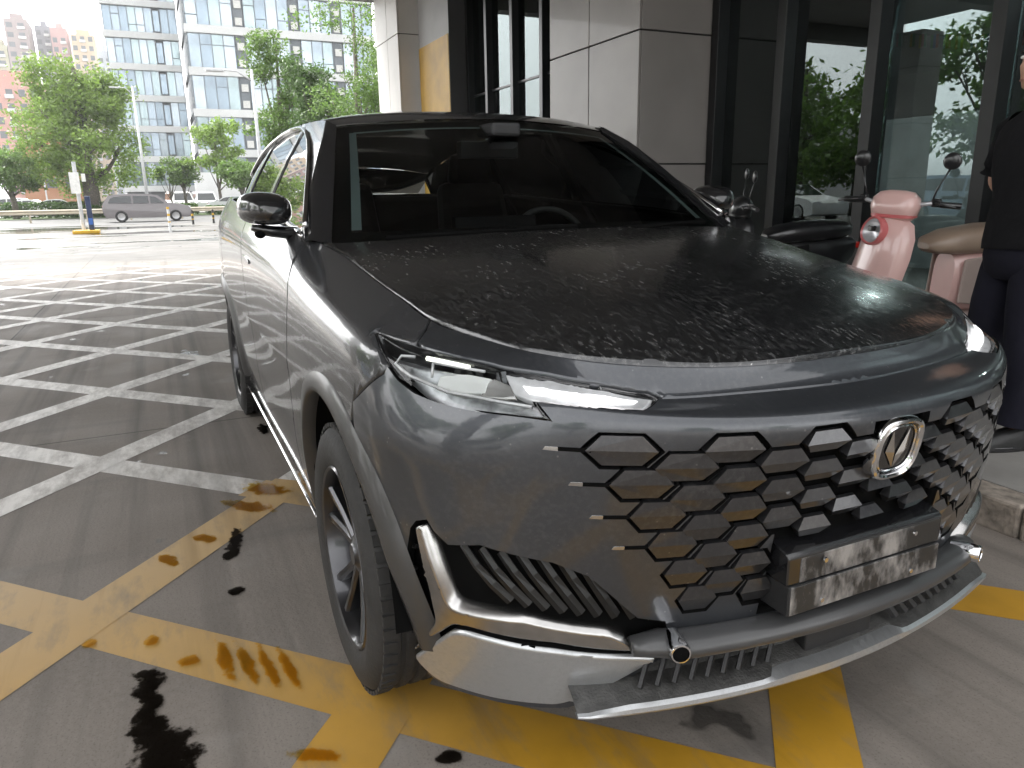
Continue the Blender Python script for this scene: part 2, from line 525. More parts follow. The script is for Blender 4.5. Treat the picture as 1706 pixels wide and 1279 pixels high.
def marking_mat(name, col, worn, lo, hi, dusty=None):
    m, t, b, _ = nodes(name)
    L = t.links.new
    geo = t.nodes.new('ShaderNodeNewGeometry')
    def noise(scale, detail, rough=.6, sc_=(1, 1, 1)):
        mp = t.nodes.new('ShaderNodeMapping'); mp.inputs['Scale'].default_value = sc_
        n = t.nodes.new('ShaderNodeTexNoise'); n.inputs['Scale'].default_value = scale; n.inputs['Detail'].default_value = detail; n.inputs['Roughness'].default_value = rough
        L(geo.outputs['Position'], mp.inputs[0]); L(mp.outputs[0], n.inputs['Vector']); return n.outputs['Fac']
    def ramp(s, a, b_, z0=0.0, z1=1.0):
        r_ = t.nodes.new('ShaderNodeMapRange'); r_.inputs['From Min'].default_value = a; r_.inputs['From Max'].default_value = b_
        r_.inputs['To Min'].default_value = z0; r_.inputs['To Max'].default_value = z1; L(s, r_.inputs['Value']); return r_.outputs[0]
    def mix(f, a, b_):
        n = t.nodes.new('ShaderNodeMix'); n.data_type = 'RGBA'; L(f, n.inputs[0])
        for i, q in ((6, a), (7, b_)):
            if isinstance(q, tuple): n.inputs[i].default_value = q + (1,)
            else: L(q, n.inputs[i])
        return n.outputs[2]
    c = mix(ramp(noise(3, 6), .3, .7), col, tuple(q * .72 for q in col))
    if dusty:      # pale dust trodden into the paint, more of it away from the kerb
        sp = t.nodes.new('ShaderNodeSeparateXYZ'); L(geo.outputs['Position'], sp.inputs[0])
        ad = t.nodes.new('ShaderNodeMath'); ad.operation = 'MULTIPLY_ADD'; L(noise(1.1, 4), ad.inputs[0]); ad.inputs[1].default_value = 1.2; L(sp.outputs['X'], ad.inputs[2])
        c = mix(ramp(ad.outputs[0], -.35, 1.25, .9, 0), c, dusty)
    c = mix(ramp(noise(5, 9, .7, (.5, 1.4, 1)), lo, hi, 0, .8), c, worn)
    c = mix(ramp(noise(1.3, 5, .6, (.2, 4, 1)), .55, .72, 0, .55), c, tuple(q * .35 for q in col))
    L(c, b.inputs['Base Color'])
    b.inputs['Roughness'].default_value = .5
    return m

M['concrete'] = concrete_mat()
M['yellow_paint'] = marking_mat('yellow_marking_paint', (.50, .265, .022), (.22, .17, .11), .50, .70, dusty=(.44, .30, .14))
M['white_paint'] = marking_mat('white_marking_paint', (.72, .69, .65), (.24, .21, .185), .42, .60)
M['earth'] = simple('far_ground', (.20, .19, .17), .9, scale=.3)
M['asphalt'] = simple('asphalt', (.085, .083, .08), .6, scale=.8, var=.25, bump=.2)

def sheet(name, x0, x1, y0, y1, z, mat, kind='structure', parent=None):
    b = MB(); b.add([(x0, y0, z), (x1, y0, z), (x1, y1, z), (x0, y1, z)], [(0, 1, 2, 3)])
    o = b.build(name, mat, parent, world=bool(parent))
    if kind: o['kind'] = kind
    return o
sheet('ground', -420, 420, -420, 420, -.012, M['earth'])
FLOOR = sheet('concrete_floor', -43.0, 30, -34, 40, 0, M['concrete'])
sheet('road', -61, -43.4, -300, 300, -.004, M['asphalt'])

# no-parking hatching: two families of diagonal stripes, the crossing family 4 mm lower
LX, LY, OX, OY, TH = .809, .739, -.623, -1.613, .023
DX, DY = Vector((math.cos(TH), math.sin(TH), 0)), Vector((-math.sin(TH), math.cos(TH), 0))
def node(i, j): return Vector((OX, OY, 0)) + DX * (LX * i) + DY * (LY * j)
XS, XE, X0, YA, YB = -1.55, 2.2, -15.2, -9.5, 1.50
def clip(a, d, lo, hi):
    t0, t1 = -1e9, 1e9
    for k, (l, h) in enumerate(((lo[0], hi[0]), (lo[1], hi[1]))):
        if abs(d[k]) < 1e-9: continue
        u0, u1 = sorted(((l - a[k]) / d[k], (h - a[k]) / d[k]))
        t0, t1 = max(t0, u0), min(t1, u1)
    return (t0, t1) if t1 > t0 + .1 else None
def stripes(sign, z, wd=.086):
    d = (DX * LX + DY * (LY * sign)).normalized()
    nrm = Vector((-d.y, d.x, 0))
    for i in range(-34, 30):
        if i % 2: continue
        a = node(i, 0)
        for (x0, x1, mt, nm) in ((X0, XS, 'white_paint', 'white_stripe'), (XS, XE, 'yellow_paint', 'yellow_stripe')):
            for (ya, yb_) in (((YA, YB),) if nm == 'white_stripe' else ((-4.6, YB),)):
                c = clip(a, d, (x0, ya), (x1, yb_))
                if not c: continue
                p0, p1 = a + d * c[0], a + d * c[1]
                w_ = wd * (1.14 if nm == 'yellow_stripe' else .98)
                n = max(1, int((p1 - p0).length / .6))
                b = MB()
                vv = []
                for k in range(n + 1):
                    q = p0 + (p1 - p0) * k / n
                    j1, j2 = rng.uniform(-.004, .004), rng.uniform(-.004, .004)
                    vv += [q + nrm * (w_ + j1) + Vector((0, 0, z)), q - nrm * (w_ + j2) + Vector((0, 0, z))]
                b.add(vv, [(2 * k, 2 * k + 1, 2 * k + 3, 2 * k + 2) for k in range(n)])
                b.build(nm, M[mt], FLOOR)
stripes(1, .0009); stripes(-1, .0018)

# wet spots dropped on the floor in front of the tyre tracks (shapes of their own)
def wet_mat(name, tint):
    """a film of water or oil: darkens what lies under it and shines; ragged edge from noise on a falloff stored in the mesh"""
    m = bpy.data.materials.new(name); m.use_nodes = True
    t = m.node_tree; t.nodes.clear(); L = t.links.new
    out = t.nodes.new('ShaderNodeOutputMaterial')
    at = t.nodes.new('ShaderNodeAttribute'); at.attribute_name = 'depth'
    geo = t.nodes.new('ShaderNodeNewGeometry')
    nz = t.nodes.new('ShaderNodeTexNoise'); nz.inputs['Scale'].default_value = 22; nz.inputs['Detail'].default_value = 7; nz.inputs['Roughness'].default_value = .62
    L(geo.outputs['Position'], nz.inputs['Vector'])
    ad = t.nodes.new('ShaderNodeMath'); ad.operation = 'MULTIPLY_ADD'; L(nz.outputs['Fac'], ad.inputs[0]); ad.inputs[1].default_value = 2.0; L(at.outputs['Fac'], ad.inputs[2])
    r_ = t.nodes.new('ShaderNodeMapRange'); r_.inputs['From Min'].default_value = 1.32; r_.inputs['From Max'].default_value = 1.56; L(ad.outputs[0], r_.inputs['Value'])
    clear = t.nodes.new('ShaderNodeBsdfTransparent'); film = t.nodes.new('ShaderNodeBsdfTransparent'); film.inputs['Color'].default_value = tuple(tint) + (1,)
    gl = t.nodes.new('ShaderNodeBsdfGlossy'); gl.inputs['Roughness'].default_value = .14
    fr = t.nodes.new('ShaderNodeFresnel'); fr.inputs['IOR'].default_value = 1.15
    wet = t.nodes.new('ShaderNodeMixShader'); L(fr.outputs[0], wet.inputs[0]); L(film.outputs[0], wet.inputs[1]); L(gl.outputs[0], wet.inputs[2])
    mx = t.nodes.new('ShaderNodeMixShader'); L(r_.outputs[0], mx.inputs[0]); L(clear.outputs[0], mx.inputs[1]); L(wet.outputs[0], mx.inputs[2])
    L(mx.outputs[0], out.inputs['Surface'])
    return m
M['wet'] = wet_mat('wet_film', (.20, .185, .17))
M['wet_yellow'] = wet_mat('wet_film_on_paint', (.98, .76, .26))
def spot(x, y, rx, ry, rz, mt, z):
    n, v, d = 24, [], []
    for q, dep in ((1.45, 0.0), (1.0, .42), (.55, .8), (0.0, 1.0)):
        for k in range(n if q else 1):
            a = 2 * math.pi * k / n
            px_, py_ = rx * q * math.cos(a), ry * q * math.sin(a)
            v.append((x + px_ * math.cos(rz) - py_ * math.sin(rz), y + px_ * math.sin(rz) + py_ * math.cos(rz), z)); d.append(dep)
    f = [(r_ * n + k, r_ * n + (k + 1) % n, (r_ + 1) * n + (k + 1) % n, (r_ + 1) * n + k) for r_ in range(2) for k in range(n)] + [(2 * n + k, 2 * n + (k + 1) % n, 3 * n) for k in range(n)]
    me = bpy.data.meshes.new('wet_spot'); me.from_pydata(v, [], f); me.materials.append(M[mt])
    if me.polygons[0].normal.z < 0: me.flip_normals()
    at = me.attributes.new('depth', 'FLOAT', 'POINT'); at.data.foreach_set('value', d)
    link('wet_spot', me, FLOOR)
for i, a in enumerate(WET): spot(*a, z=.0030 + .0002 * i)
def blot(path, mt, z):
    """one connected wet patch along a path of (x, y, half width)"""
    v, d, n = [], [], len(path)
    for i, (x, y, w_) in enumerate(path):
        a = Vector(path[max(i - 1, 0)][:2]); b_ = Vector(path[min(i + 1, n - 1)][:2]); t_ = (b_ - a).normalized()
        e_ = 0 if i in (0, n - 1) else 1
        for q, dep in ((-1.5, 0), (-.9, .5), (0, 1), (.9, .5), (1.5, 0)):
            v.append((x - t_.y * w_ * q * .78, y + t_.x * w_ * q * .78, z)); d.append(dep * e_)
    f = [(i * 5 + k, i * 5 + k + 1, i * 5 + k + 6, i * 5 + k + 5) for i in range(n - 1) for k in range(4)]
    me = bpy.data.meshes.new('wet_spot'); me.from_pydata(v, [], f); me.materials.append(M[mt])
    if me.polygons[0].normal.z < 0: me.flip_normals()
    at = me.attributes.new('depth', 'FLOAT', 'POINT'); at.data.foreach_set('value', d)
    link('wet_spot', me, FLOOR)
blot([(-.27, -1.43, .03), (-.235, -1.425, .045), (-.19, -1.415, .05), (-.14, -1.43, .034), (-.09, -1.415, .036), (-.04, -1.43, .040), (.0, -1.425, .05), (.05, -1.41, .055), (.10, -1.385, .085), (.15, -1.38, .10), (.20, -1.39, .09), (.26, -1.40, .06)], 'wet', .0026)
blot([(-1.14, -1.10, .02), (-1.08, -1.105, .025), (-1.0, -1.115, .03), (-.93, -1.13, .035), (-.87, -1.15, .03), (-.82, -1.16, .02)], 'wet', .0027)

# raised pavement with kerb stones
M['kerb'] = simple('kerb_granite', (.25, .215, .18), .8, scale=22, var=.45, bump=.5, bscale=60)
M['paving'] = simple('pavement_concrete', (.235, .225, .21), .7, scale=3, var=.2, bump=.25, bscale=40)
PAVE = tag(MB().lohi((-16, 1.70, -.01), (14, 5.3, .130)).build('raised_pavement', M['paving'], None), kind='structure')
for i in range(24):
    x0 = -14 + i * 1.0 + .35
    b = MB(); b.lohi((x0 + .004, 1.55, -.005), (x0 + .996, 1.698, .134 + rng.uniform(-.003, .003)))
    b.build('kerb_stone', M['kerb'], PAVE, bevel=.012)

# canopy over the forecourt
M['soffit'] = simple('canopy_soffit', (.20, .20, .20), .7, scale=.6)
M['column'] = simple('white_column_panel', (.62, .60, .575), .5, scale=1.2, var=.08)
M['joint'] = simple('dark_joint', (.03, .03, .03), .8)
M['clad'] = simple('stone_cladding', (.27, .25, .236), .45, scale=1.5, var=.10, coat=.15)
M['dark_clad'] = simple('dark_cladding', (.075, .075, .078), .5, scale=1.5)
M['yellow_wall'] = simple('yellow_wall_paint', (.50, .29, .03), .55, scale=2.5, var=.16)
M['grey_wall'] = simple('grey_wall_paint', (.40, .40, .41), .6, scale=2, var=.08)
M['black_metal'] = simple('black_frame_metal', (.010, .010, .011), .35, metal=.2, var=.2)
CZ = 5.9
CAN = tag(MB().lohi((-16.2, -9.4, CZ), (1.2, 13.2, CZ + .9)).build('canopy_roof', M['soffit'], None), kind='structure')
for x in (-15.6, -11, -6.5, -2, .95):
    MB().lohi((x - .2, -9.2, CZ - .45), (x + .2, 4.9, CZ - .002)).build('ceiling_beam', M['soffit'], CAN, world=True)
for k, (x, y) in enumerate(((-13.6, -8.7), (-5.2, -8.7), (.5, -8.7))):
    c = tag(MB().lohi((x - .45, y - .45, 0), (x + .45, y + .45, CZ - .46)).build('canopy_column', M['clad'], None), 'square canopy column on the open side, mirrored in the shop windows', 'column', 'columns on the open side of the canopy')
    for z in (1.5, 3.0, 4.5): MB().lohi((x - .453, y - .453, z), (x + .453, y + .453, z + .02)).build('joint', M['joint'], c)

def clad_block(name, x0, x1, y0, y1, zs, xs, mat, label, cat):
    """a pillar faced with separate panels standing proud of dark joints"""
    root = empty(name, ((x0 + x1) / 2, (y0 + y1) / 2, 0), 0, label, cat)
    MB().lohi((x0 + .03, y0 + .03, 0), (x1 - .03, y1, CZ - .01)).build('core', M['joint'], root, world=True)
    g = .009
    for za, zb in zip(zs[:-1], zs[1:]):
        for xa, xb_ in zip(xs[:-1], xs[1:]):
            MB().lohi((xa + g, y0, za + g), (xb_ - g, y0 + .028, zb - g)).build('cladding_panel', mat, root, world=True, bevel=.003)
        MB().lohi((x1 - .028, y0 + .032, za + g), (x1, y1 - .004, zb - g)).build('cladding_panel', mat, root, world=True, bevel=.003)
        MB().lohi((x0, y0 + .032, za + g), (x0 + .028, y1 - .004, zb - g)).build('cladding_panel', mat, root, world=True, bevel=.003)
    return root
clad_block('clad_pillar', -7.70, -5.58, 3.86, 4.98, (.13, 1.6, 3.03, 4.46, CZ - .02), (-7.70, -6.67, -5.58), M['clad'], 'broad grey stone-clad pillar with dark joints beside the shop windows', 'pillar')
clad_block('white_column', -15.1, -13.5, 3.55, 4.05, (0, 2.2, 4.4, CZ - .02), (-15.1, -14.25, -13.5), M['column'], 'white panelled column at the far edge of the canopy', 'column')
WB = empty('painted_wall', (-12.4, 4.1, 0), 0, 'grey wall block with a broad yellow painted band', 'wall')
MB().lohi((-13.25, 3.90, 0), (-11.6, 4.96, CZ - .005)).build('wall_body', M['grey_wall'], WB, world=True)
MB().lohi((-13.24, 3.888, 0), (-11.605, 3.898, 4.08)).build('yellow_band', M['yellow_wall'], WB, world=True)
MB().lohi((-11.598, 3.90, 0), (-11.585, 4.96, CZ - .006)).build('dark_return', M['dark_clad'], WB, world=True)

# ------------------------------------------------------------------ shop front
M['shop_glass'] = glass('shop_glass', (.50, .57, .57), 1.55, refl=(.60, .68, .68), wave=.04, base=.08)
M['room'] = simple('room_wall', (.32, .32, .32), .8, scale=1)
M['room_floor'] = simple('room_floor', (.30, .29, .28), .35, scale=1)
SH = empty('glass_facade', (-2, 5, 0), 0, 'dark framed glass facade of the shop reflecting the street', 'glass facade')
FY = 5.0
def pane(x0, x1):
    zs = (.32, CZ - .02)
    MB().lohi((x0, FY - .006, zs[0]), (x1, FY + .006, zs[1])).build('glass_pane', M['shop_glass'], SH, world=True)
mull = [-4.46 + 1.145 * k for k in range(-1, 9)]
mull[0] = -5.50
for a, c in zip(mull[:-1], mull[1:]): pane(a + .062, c - .062)
for x in mull: MB().lohi((x - .06, FY - .16, .13), (x + .06, FY + .05, CZ - .01)).build('mullion', M['black_metal'], SH, world=True, bevel=.004)
for a, c in zip(mull[:-1], mull[1:]): MB().lohi((a + .061, FY - .08, .13), (c - .061, FY + .04, .318)).build('base_rail', M['black_metal'], SH, world=True)
LYF = 4.32
lm = [-11.50, -10.66, -9.64, -8.62, -7.76]
SH2 = empty('side_windows', (-9.6, LYF, 0), 0, 'tall narrow windows with black bars between the yellow wall and the stone pillar', 'window')
for a, c in zip(lm[:-1], lm[1:]): MB().lohi((a + .05, LYF - .006, .32), (c - .05, LYF + .006, CZ - .02)).build('glass_pane', M['shop_glass'], SH2, world=True)
for x in lm: MB().lohi((x - .05, LYF - .12, .13), (x + .05, LYF + .05, CZ - .01)).build('mullion', M['black_metal'], SH2, world=True, bevel=.004)
for a, c in zip(lm[:-1], lm[1:]): MB().lohi((a + .051, LYF - .08, .13), (c - .051, LYF + .04, .318)).build('base_rail', M['black_metal'], SH2, world=True)
for a, c in zip(lm[:-1], lm[1:]): MB().lohi((a + .051, LYF - .03, 3.0), (c - .051, LYF + .03, 3.03)).build('transom', M['black_metal'], SH2, world=True)
tag(sheet('shop_floor', -11.5, 6.5, FY + .06, 12.5, .14, M['room_floor']), kind='structure')
rw = MB(); rw.lohi((-11.6, 12.5, 0), (6.6, 12.7, CZ)); rw.build('back_wall', M['room'], None)['kind'] = 'structure'
for x in (-11.7, 6.6): MB().lohi((x, FY + .06, 0), (x + .1, 12.49, CZ)).build('side_wall', M['room'], None)['kind'] = 'structure'
tag(MB().lohi((-11.55, FY + .07, 3.42), (6.55, 12.45, 3.55)).build('shop_ceiling', M['room'], None), kind='structure')
lamp_m = emit('lamp_glow', (1, .98, .94), 70.0)
for k, (x, y, lb) in enumerate(((-3.7, 6.9, 'lit round downlight in the shop ceiling, seen through the glass above the pink scooter'), (-6.4, 6.4, 'lit round downlight in the shop ceiling behind the stone pillar'), (-1.2, 6.4, 'lit round downlight in the shop ceiling behind the standing man'), (-4.6, 8.6, 'lit round downlight deeper in the shop, beyond the second window'))):
    b = MB(); b.lathe([(.13, 3.36), (.13, 3.418), (.0, 3.418)], 18, (x, y, 0), 'z')
    e = link('ceiling_lamp', b.mesh('lamp_rim', M['black_metal'], smooth=30)); tag(e, lb, 'ceiling lamp')
    b = MB(); b.lathe([(.0, 3.385), (.12, 3.385)], 18, (x, y, 0), 'z'); b.build('lamp_glass', lamp_m, e)
# counter and display boards inside
b = MB(); b.lohi((-4.5, 9.0, .15), (-1.5, 9.7, 1.2)); tag(b.build('shop_counter', simple('counter_laminate', (.25, .25, .24), .4), None, bevel=.01), 'pale counter standing inside the dark shop', 'counter')
pb = simple('display_board', (.42, .44, .45), .5, var=.2, scale=3)
for k, (x, y, w_, h, z0, lb) in enumerate(((-5.2, 8.2, 1.5, 2.0, .2, 'pale display board standing deep in the shop behind the first window'), (.6, 7.6, 1.2, 1.7, .9, 'pale poster board in the shop behind the standing man'), (-2.6, 10.8, 2.2, 1.2, 1.5, 'wide pale wall board on the far side of the shop'))):
    r_ = empty('display_board', (x, y, z0), 0, lb, 'display board')
    MB().lohi((-w_ / 2, 0, 0), (w_ / 2, .05, h)).build('board', pb, r_, bevel=.01)
    for q in (-1, 1): MB().lohi((q * w_ * .45 - .02, .05, -z0 + .15), (q * w_ * .45 + .02, .09, h)).build('leg', M['black_metal'], r_)
BU = empty('bunting', (-2.8, 5.5, 2.8), 0, 'string of small flags hung inside the shop window', 'bunting')
fl_c = [(.55, .06, .05), (.05, .30, .12), (.65, .65, .62), (.06, .12, .40), (.60, .45, .05)]
fm = [simple('flag_%d' % i, c, .8) for i, c in enumerate(fl_c)]
bpts = [Vector((-3.55 + 1.5 * i / 14, 5.40 + .3 * i / 14, 2.72 - .16 * i / 14 - .05 * math.sin(math.pi * i / 14))) for i in range(15)]
b = MB(); b.tube(bpts, .004, 4); b.build('cord', M['joint'], BU, world=True)
for i in range(0, 13):
    q = bpts[i] + Vector((.02, 0, -.006)); wv = .080; h = .115
    fo = None
    for k in range(3):
        b = MB(); c0 = q + Vector((wv * k / 3, 0, 0)); c1 = q + Vector((wv * (k + 1) / 3, 0, 0))
        b.add([c0, c1, c1 + Vector((0, .012, -h)), c0 + Vector((0, .008, -h))], [(0, 1, 2, 3)])
        o = b.build('flag' if k == 0 else 'flag_band', fm[(i * 2 + k * (1 + i % 2)) % 5], BU if k == 0 else fo, world=True)
        if k == 0: fo = o

# ------------------------------------------------------------------ street, trees, towers beyond the forecourt
def leaf_mat(name, col, var=.35):
    m, t, b, _ = nodes(name)
    oi = t.nodes.new('ShaderNodeNewGeometry')
    rp = t.nodes.new('ShaderNodeValToRGB')
    rp.color_ramp.elements[0].color = tuple(c * (1 - var) for c in col) + (1,)
    rp.color_ramp.elements[1].color = tuple(min(1, c * (1 + var)) for c in col) + (1,)
    t.links.new(oi.outputs['Random Per Island'], rp.inputs['Fac'])
    t.links.new(rp.outputs[0], b.inputs['Base Color'])
    b.inputs['Roughness'].default_value = .5
    tl = t.nodes.new('ShaderNodeBsdfTranslucent'); mx = t.nodes.new('ShaderNodeMixShader'); mx.inputs[0].default_value = .45
    t.links.new(rp.outputs[0], tl.inputs['Color']); t.links.new(b.outputs[0], mx.inputs[1]); t.links.new(tl.outputs[0], mx.inputs[2])
    t.links.new(mx.outputs[0], _.inputs['Surface'])
    return m
M['leaf_bright'] = leaf_mat('fresh_leaves', (.19, .29, .055))
M['leaf_mid'] = leaf_mat('mid_leaves', (.125, .21, .048))
M['leaf_dark'] = leaf_mat('dark_leaves', (.085, .15, .042))
M['bark'] = simple('bark', (.10, .085, .07), .9, scale=12, var=.4)

def tree(x, y, h, blobs, leaves, size, mat, label, trunk_r=.25, seed=0, group=None, spread=1.0, branches=10, z0=0):
    """blobs: ellipsoids (dx, dy, z, rx, ry, rz) that the leaves crowd around"""
    rr = random.Random(seed)
    root = empty('tree', (x, y, z0), 0, label, 'tree', group)
    b = MB()
    zt = max(q[2] for q in blobs)
    trunk = [(0, 0, -.05), (.05 * h * .1, .03, h * .18), (.1, -.05, h * .38), (.05, .08, zt)]
    b.tube(trunk, [trunk_r * 1.25, trunk_r, trunk_r * .8, trunk_r * .25], 9)
    for q in blobs[:branches]:
        st = Vector((.05, 0, h * rr.uniform(.20, .42)))
        e = Vector((q[0], q[1], q[2]))
        mid = (st + e) / 2 + Vector((0, 0, -.06 * h * rr.random()))
        b.tube([st, mid, e], [trunk_r * .5, trunk_r * .3, trunk_r * .10], 6)
        for k in range(3):
            a = e + Vector((rr.uniform(-1, 1) * q[3], rr.uniform(-1, 1) * q[4], rr.uniform(-.6, 1) * q[5])) * .8
            b.tube([e * .7 + st * .3, a], [trunk_r * .16, trunk_r * .04], 5)
    b.build('trunk', M['bark'], root, smooth=True)
    c = MB()
    tot = sum(q[3] * q[4] * q[5] for q in blobs) or 1
    wts = [(q[3] * q[4] * q[5]) ** .75 for q in blobs]
    clumps = []
    for q, wt in zip(blobs, wts):
        for _ in range(max(3, int(46 * wt / sum(wts) * len(blobs) ** .5))):
            d = Vector((rr.gauss(0, 1), rr.gauss(0, 1), rr.gauss(0, 1))).normalized() * rr.uniform(.55, 1.0) * spread
            clumps.append((Vector((q[0] + d.x * q[3], q[1] + d.y * q[4], q[2] + d.z * q[5])), .26 * (q[3] * q[4] * q[5]) ** (1 / 3)))
    for _ in range(leaves):
        p_, cr = clumps[int(rr.random() * len(clumps))]
        a = p_ + Vector((rr.gauss(0, 1), rr.gauss(0, 1), rr.gauss(0, .75))) * cr
        n = Vector((rr.gauss(0, .6), rr.gauss(0, .6), rr.uniform(.1, 1))).normalized()
        t1 = n.orthogonal().normalized(); t2 = n.cross(t1)
        an = rr.uniform(0, 6.28); u = t1 * math.cos(an) + t2 * math.sin(an); v = n.cross(u)
        s_ = size * rr.uniform(.6, 1.25)
        c.v += [tuple(a - u * s_), tuple(a + v * s_ * .45), tuple(a + u * s_), tuple(a - v * s_ * .45)]
        i = len(c.v) - 4
        c.f.append((i, i + 1, i + 2, i + 3)); c.m.append(0)
    me = bpy.data.meshes.new('crown')
    me.from_pydata(c.v, [], c.f); me.materials.append(mat)
    link('crown', me, root)
    return root

def blobs_round(n, R_, z, H, seed, zb=None):
    rr = random.Random(seed)
    o = []
    for _ in range(n):
        t = rr.uniform(0, 6.28); f = rr.random() ** .5; zz = rr.uniform(-1, 1)
        k = (1 - .75 * zz * zz) ** .5
        o.append((R_ * f * k * math.cos(t) * .8, R_ * f * k * math.sin(t) * .8, z + zz * H * .8, R_ * rr.uniform(.28, .42), R_ * rr.uniform(.28, .42), R_ * rr.uniform(.22, .34)))
    return o
# the big round tree by the road
bl = blobs_round(30, 5.0, 6.6, 4.6, 3) + [(0, -1.2, 10.9, 1.7, 1.7, 1.1), (0, -3.8, 3.6, 1.8, 1.8, 1.3), (0, 3.6, 3.9, 1.9, 1.9, 1.4)]
tree(-66, -5.5, 11.5, bl, 26000, .17, M['leaf_bright'], 'big round bright green tree standing behind the road rail', .55, 1)
tree(-64, -10.4, 5.5, blobs_round(9, 2.3, 3.6, 1.6, 8), 3600, .16, M['leaf_mid'], 'low dark-leaved tree at the left edge of the street', .2, 2)
tree(-68, 1.3, 5.2, blobs_round(10, 2.0, 3.7, 1.3, 9), 3600, .14, M['leaf_mid'], 'small street tree in front of the glass office building, beside the tall lamp post', .12, 3)
tree(-67, .2, 4.4, blobs_round(6, 1.3, 3.1, .9, 19), 1100, .17, M['leaf_mid'], 'slim young tree just right of the big round tree', .08, 13)
tree(-66, 3.9, 7.5, [(0, dy, z, 1.9, 1.5, .35) for dy, z in ((-.8, 4.2), (.9, 4.9), (0, 5.8), (-1.0, 6.4), (.9, 6.9), (1.6, 3.7))], 3000, .2, M['leaf_bright'], 'light green tree with flat layered branches', .13, 4)
tree(-60, 5.2, 4.6, blobs_round(9, 2.3, 2.9, 1.4, 10), 4200, .15, M['leaf_mid'], 'bushy tree beside the parked cars, half hidden by the big car', .15, 5)
tree(-39, 6.5, 8.5, blobs_round(18, 2.5, 4.6, 3.0, 11) + [(0, -.6, 7.2, 1.0, 1.0, .9)], 13000, .11, M['leaf_dark'], 'dense dark green tree left of the white column', .24, 6)
tree(-42, 5.6, 9.5, blobs_round(20, 2.2, 6.2, 3.2, 31) + [(0, -.4, 9.2, 1.0, 1.0, .7)], 10000, .11, M['leaf_mid'], 'tall green tree behind the one-armed lamp post', .2, 32)
tree(-33, 7.6, 9.5, blobs_round(22, 2.7, 6.0, 3.1, 12) + [(0, -1.6, 8.6, 1.1, 1.1, .6), (0, .6, 9.2, 1.2, 1.2, .6)], 9500, .085, M['leaf_mid'], 'tall airy tree with bare branches showing, close to the white column', .2, 7, spread=1.1)
tree(-36, 10.6, 9.0, blobs_round(14, 2.4, 6.2, 2.4, 15), 7000, .10, M['leaf_mid'], 'leafy tree partly hidden behind the white column', .2, 8)
# open side of the forecourt, seen mirrored in glass and paint
for i, (x, y, h) in enumerate(((-12, -21, 8), (-4, -23, 9), (6, -20, 8), (17, -18, 9), (30, -6, 8), (32, 8, 9), (-24, -19, 8), (-40, -24, 7), (-52, -36, 8), (-18, -20.5, 10), (-29.5, -21, 9))):
    tree(x, y, h, blobs_round(18, 3.6, h * .55, h * .34, 20 + i), 5000, .2, M['leaf_mid'], ['roadside tree opposite the shop, left of the mirrored white saloon', 'roadside tree opposite the shop front, mirrored in its glass', 'roadside tree opposite the shop, nearest the front of the SUV', 'roadside tree diagonally in front of the SUV', 'tree straight ahead of the SUV', 'tree ahead of the SUV on the shop side', 'roadside tree behind the mirrored blue SUV', 'tree far back along the open side', 'farthest tree along the open side', 'tall roadside tree opposite, mirrored in the pane behind the pink scooter', 'roadside tree opposite, mirrored in the pane next to the stone pillar'][i], .2, 30 + i, 'roadside trees on the open side')

hb = MB()
rr = random.Random(5)
for (y0, y1, X, h, zb) in ((-8.0, 2.0, -64.0, .9, 0), (-14, -2.5, -66, 1.2, 0), (2.5, 8.5, -63, .7, 0)):
    for _ in range(int((y1 - y0) * 230)):
        a = Vector((X + rr.uniform(-.5, .5), rr.uniform(y0, y1), zb + rr.random() ** .7 * h))
        u = Vector((rr.gauss(0, 1), rr.gauss(0, 1), rr.gauss(0, .6))).normalized() * .13; v = u.orthogonal().normalized() * .08
        hb.add([a - u, a + v, a + u, a - v], [(0, 1, 2, 3)])
me = bpy.data.meshes.new('hedge'); me.from_pydata(hb.v, [], hb.f); me.materials.append(M['leaf_dark'])
tag(link('hedge', me), 'low clipped hedge along the far side of the road', 'hedge', kind='stuff')
sheet('verge', -70, -61.2, -60, 60, .03, simple('verge_grass', (.07, .11, .03), .9, scale=.6, var=.3))
sheet('car_park', -95, -70.1, -90, 90, .02, simple('car_park_paving', (.26, .25, .24), .8, scale=.2))

# guard rails
M['beige'] = simple('beige_rail_paint', (.50, .44, .34), .5, scale=3)
for X, y0, y1, z, lb in ((-51.5, -26, -3.2, .62, 'beige guard rail running left behind the moving car'), (-52.5, -2.6, 30, .60, 'beige guard rail continuing right behind the moving car')):
    root = empty('guard_rail', (X, (y0 + y1) / 2, 0), 0, lb, 'guard rail')
    b = MB(); b.loft([[(X - dx, y, z + dz) for y in (y0, y1)] for dx, dz in ((0, -.15), (-.05, -.11), (-.05, -.06), (0, -.01), (-.05, .05), (-.05, .10), (0, .14))]); b.build('rail_beam', M['beige'], root, world=True)
    y = y0
    while y < y1:
        MB().lohi((X - .12, y - .05, 0), (X - .03, y + .05, z + .14)).build('rail_post', M['beige'], root, world=True); y += 3.0

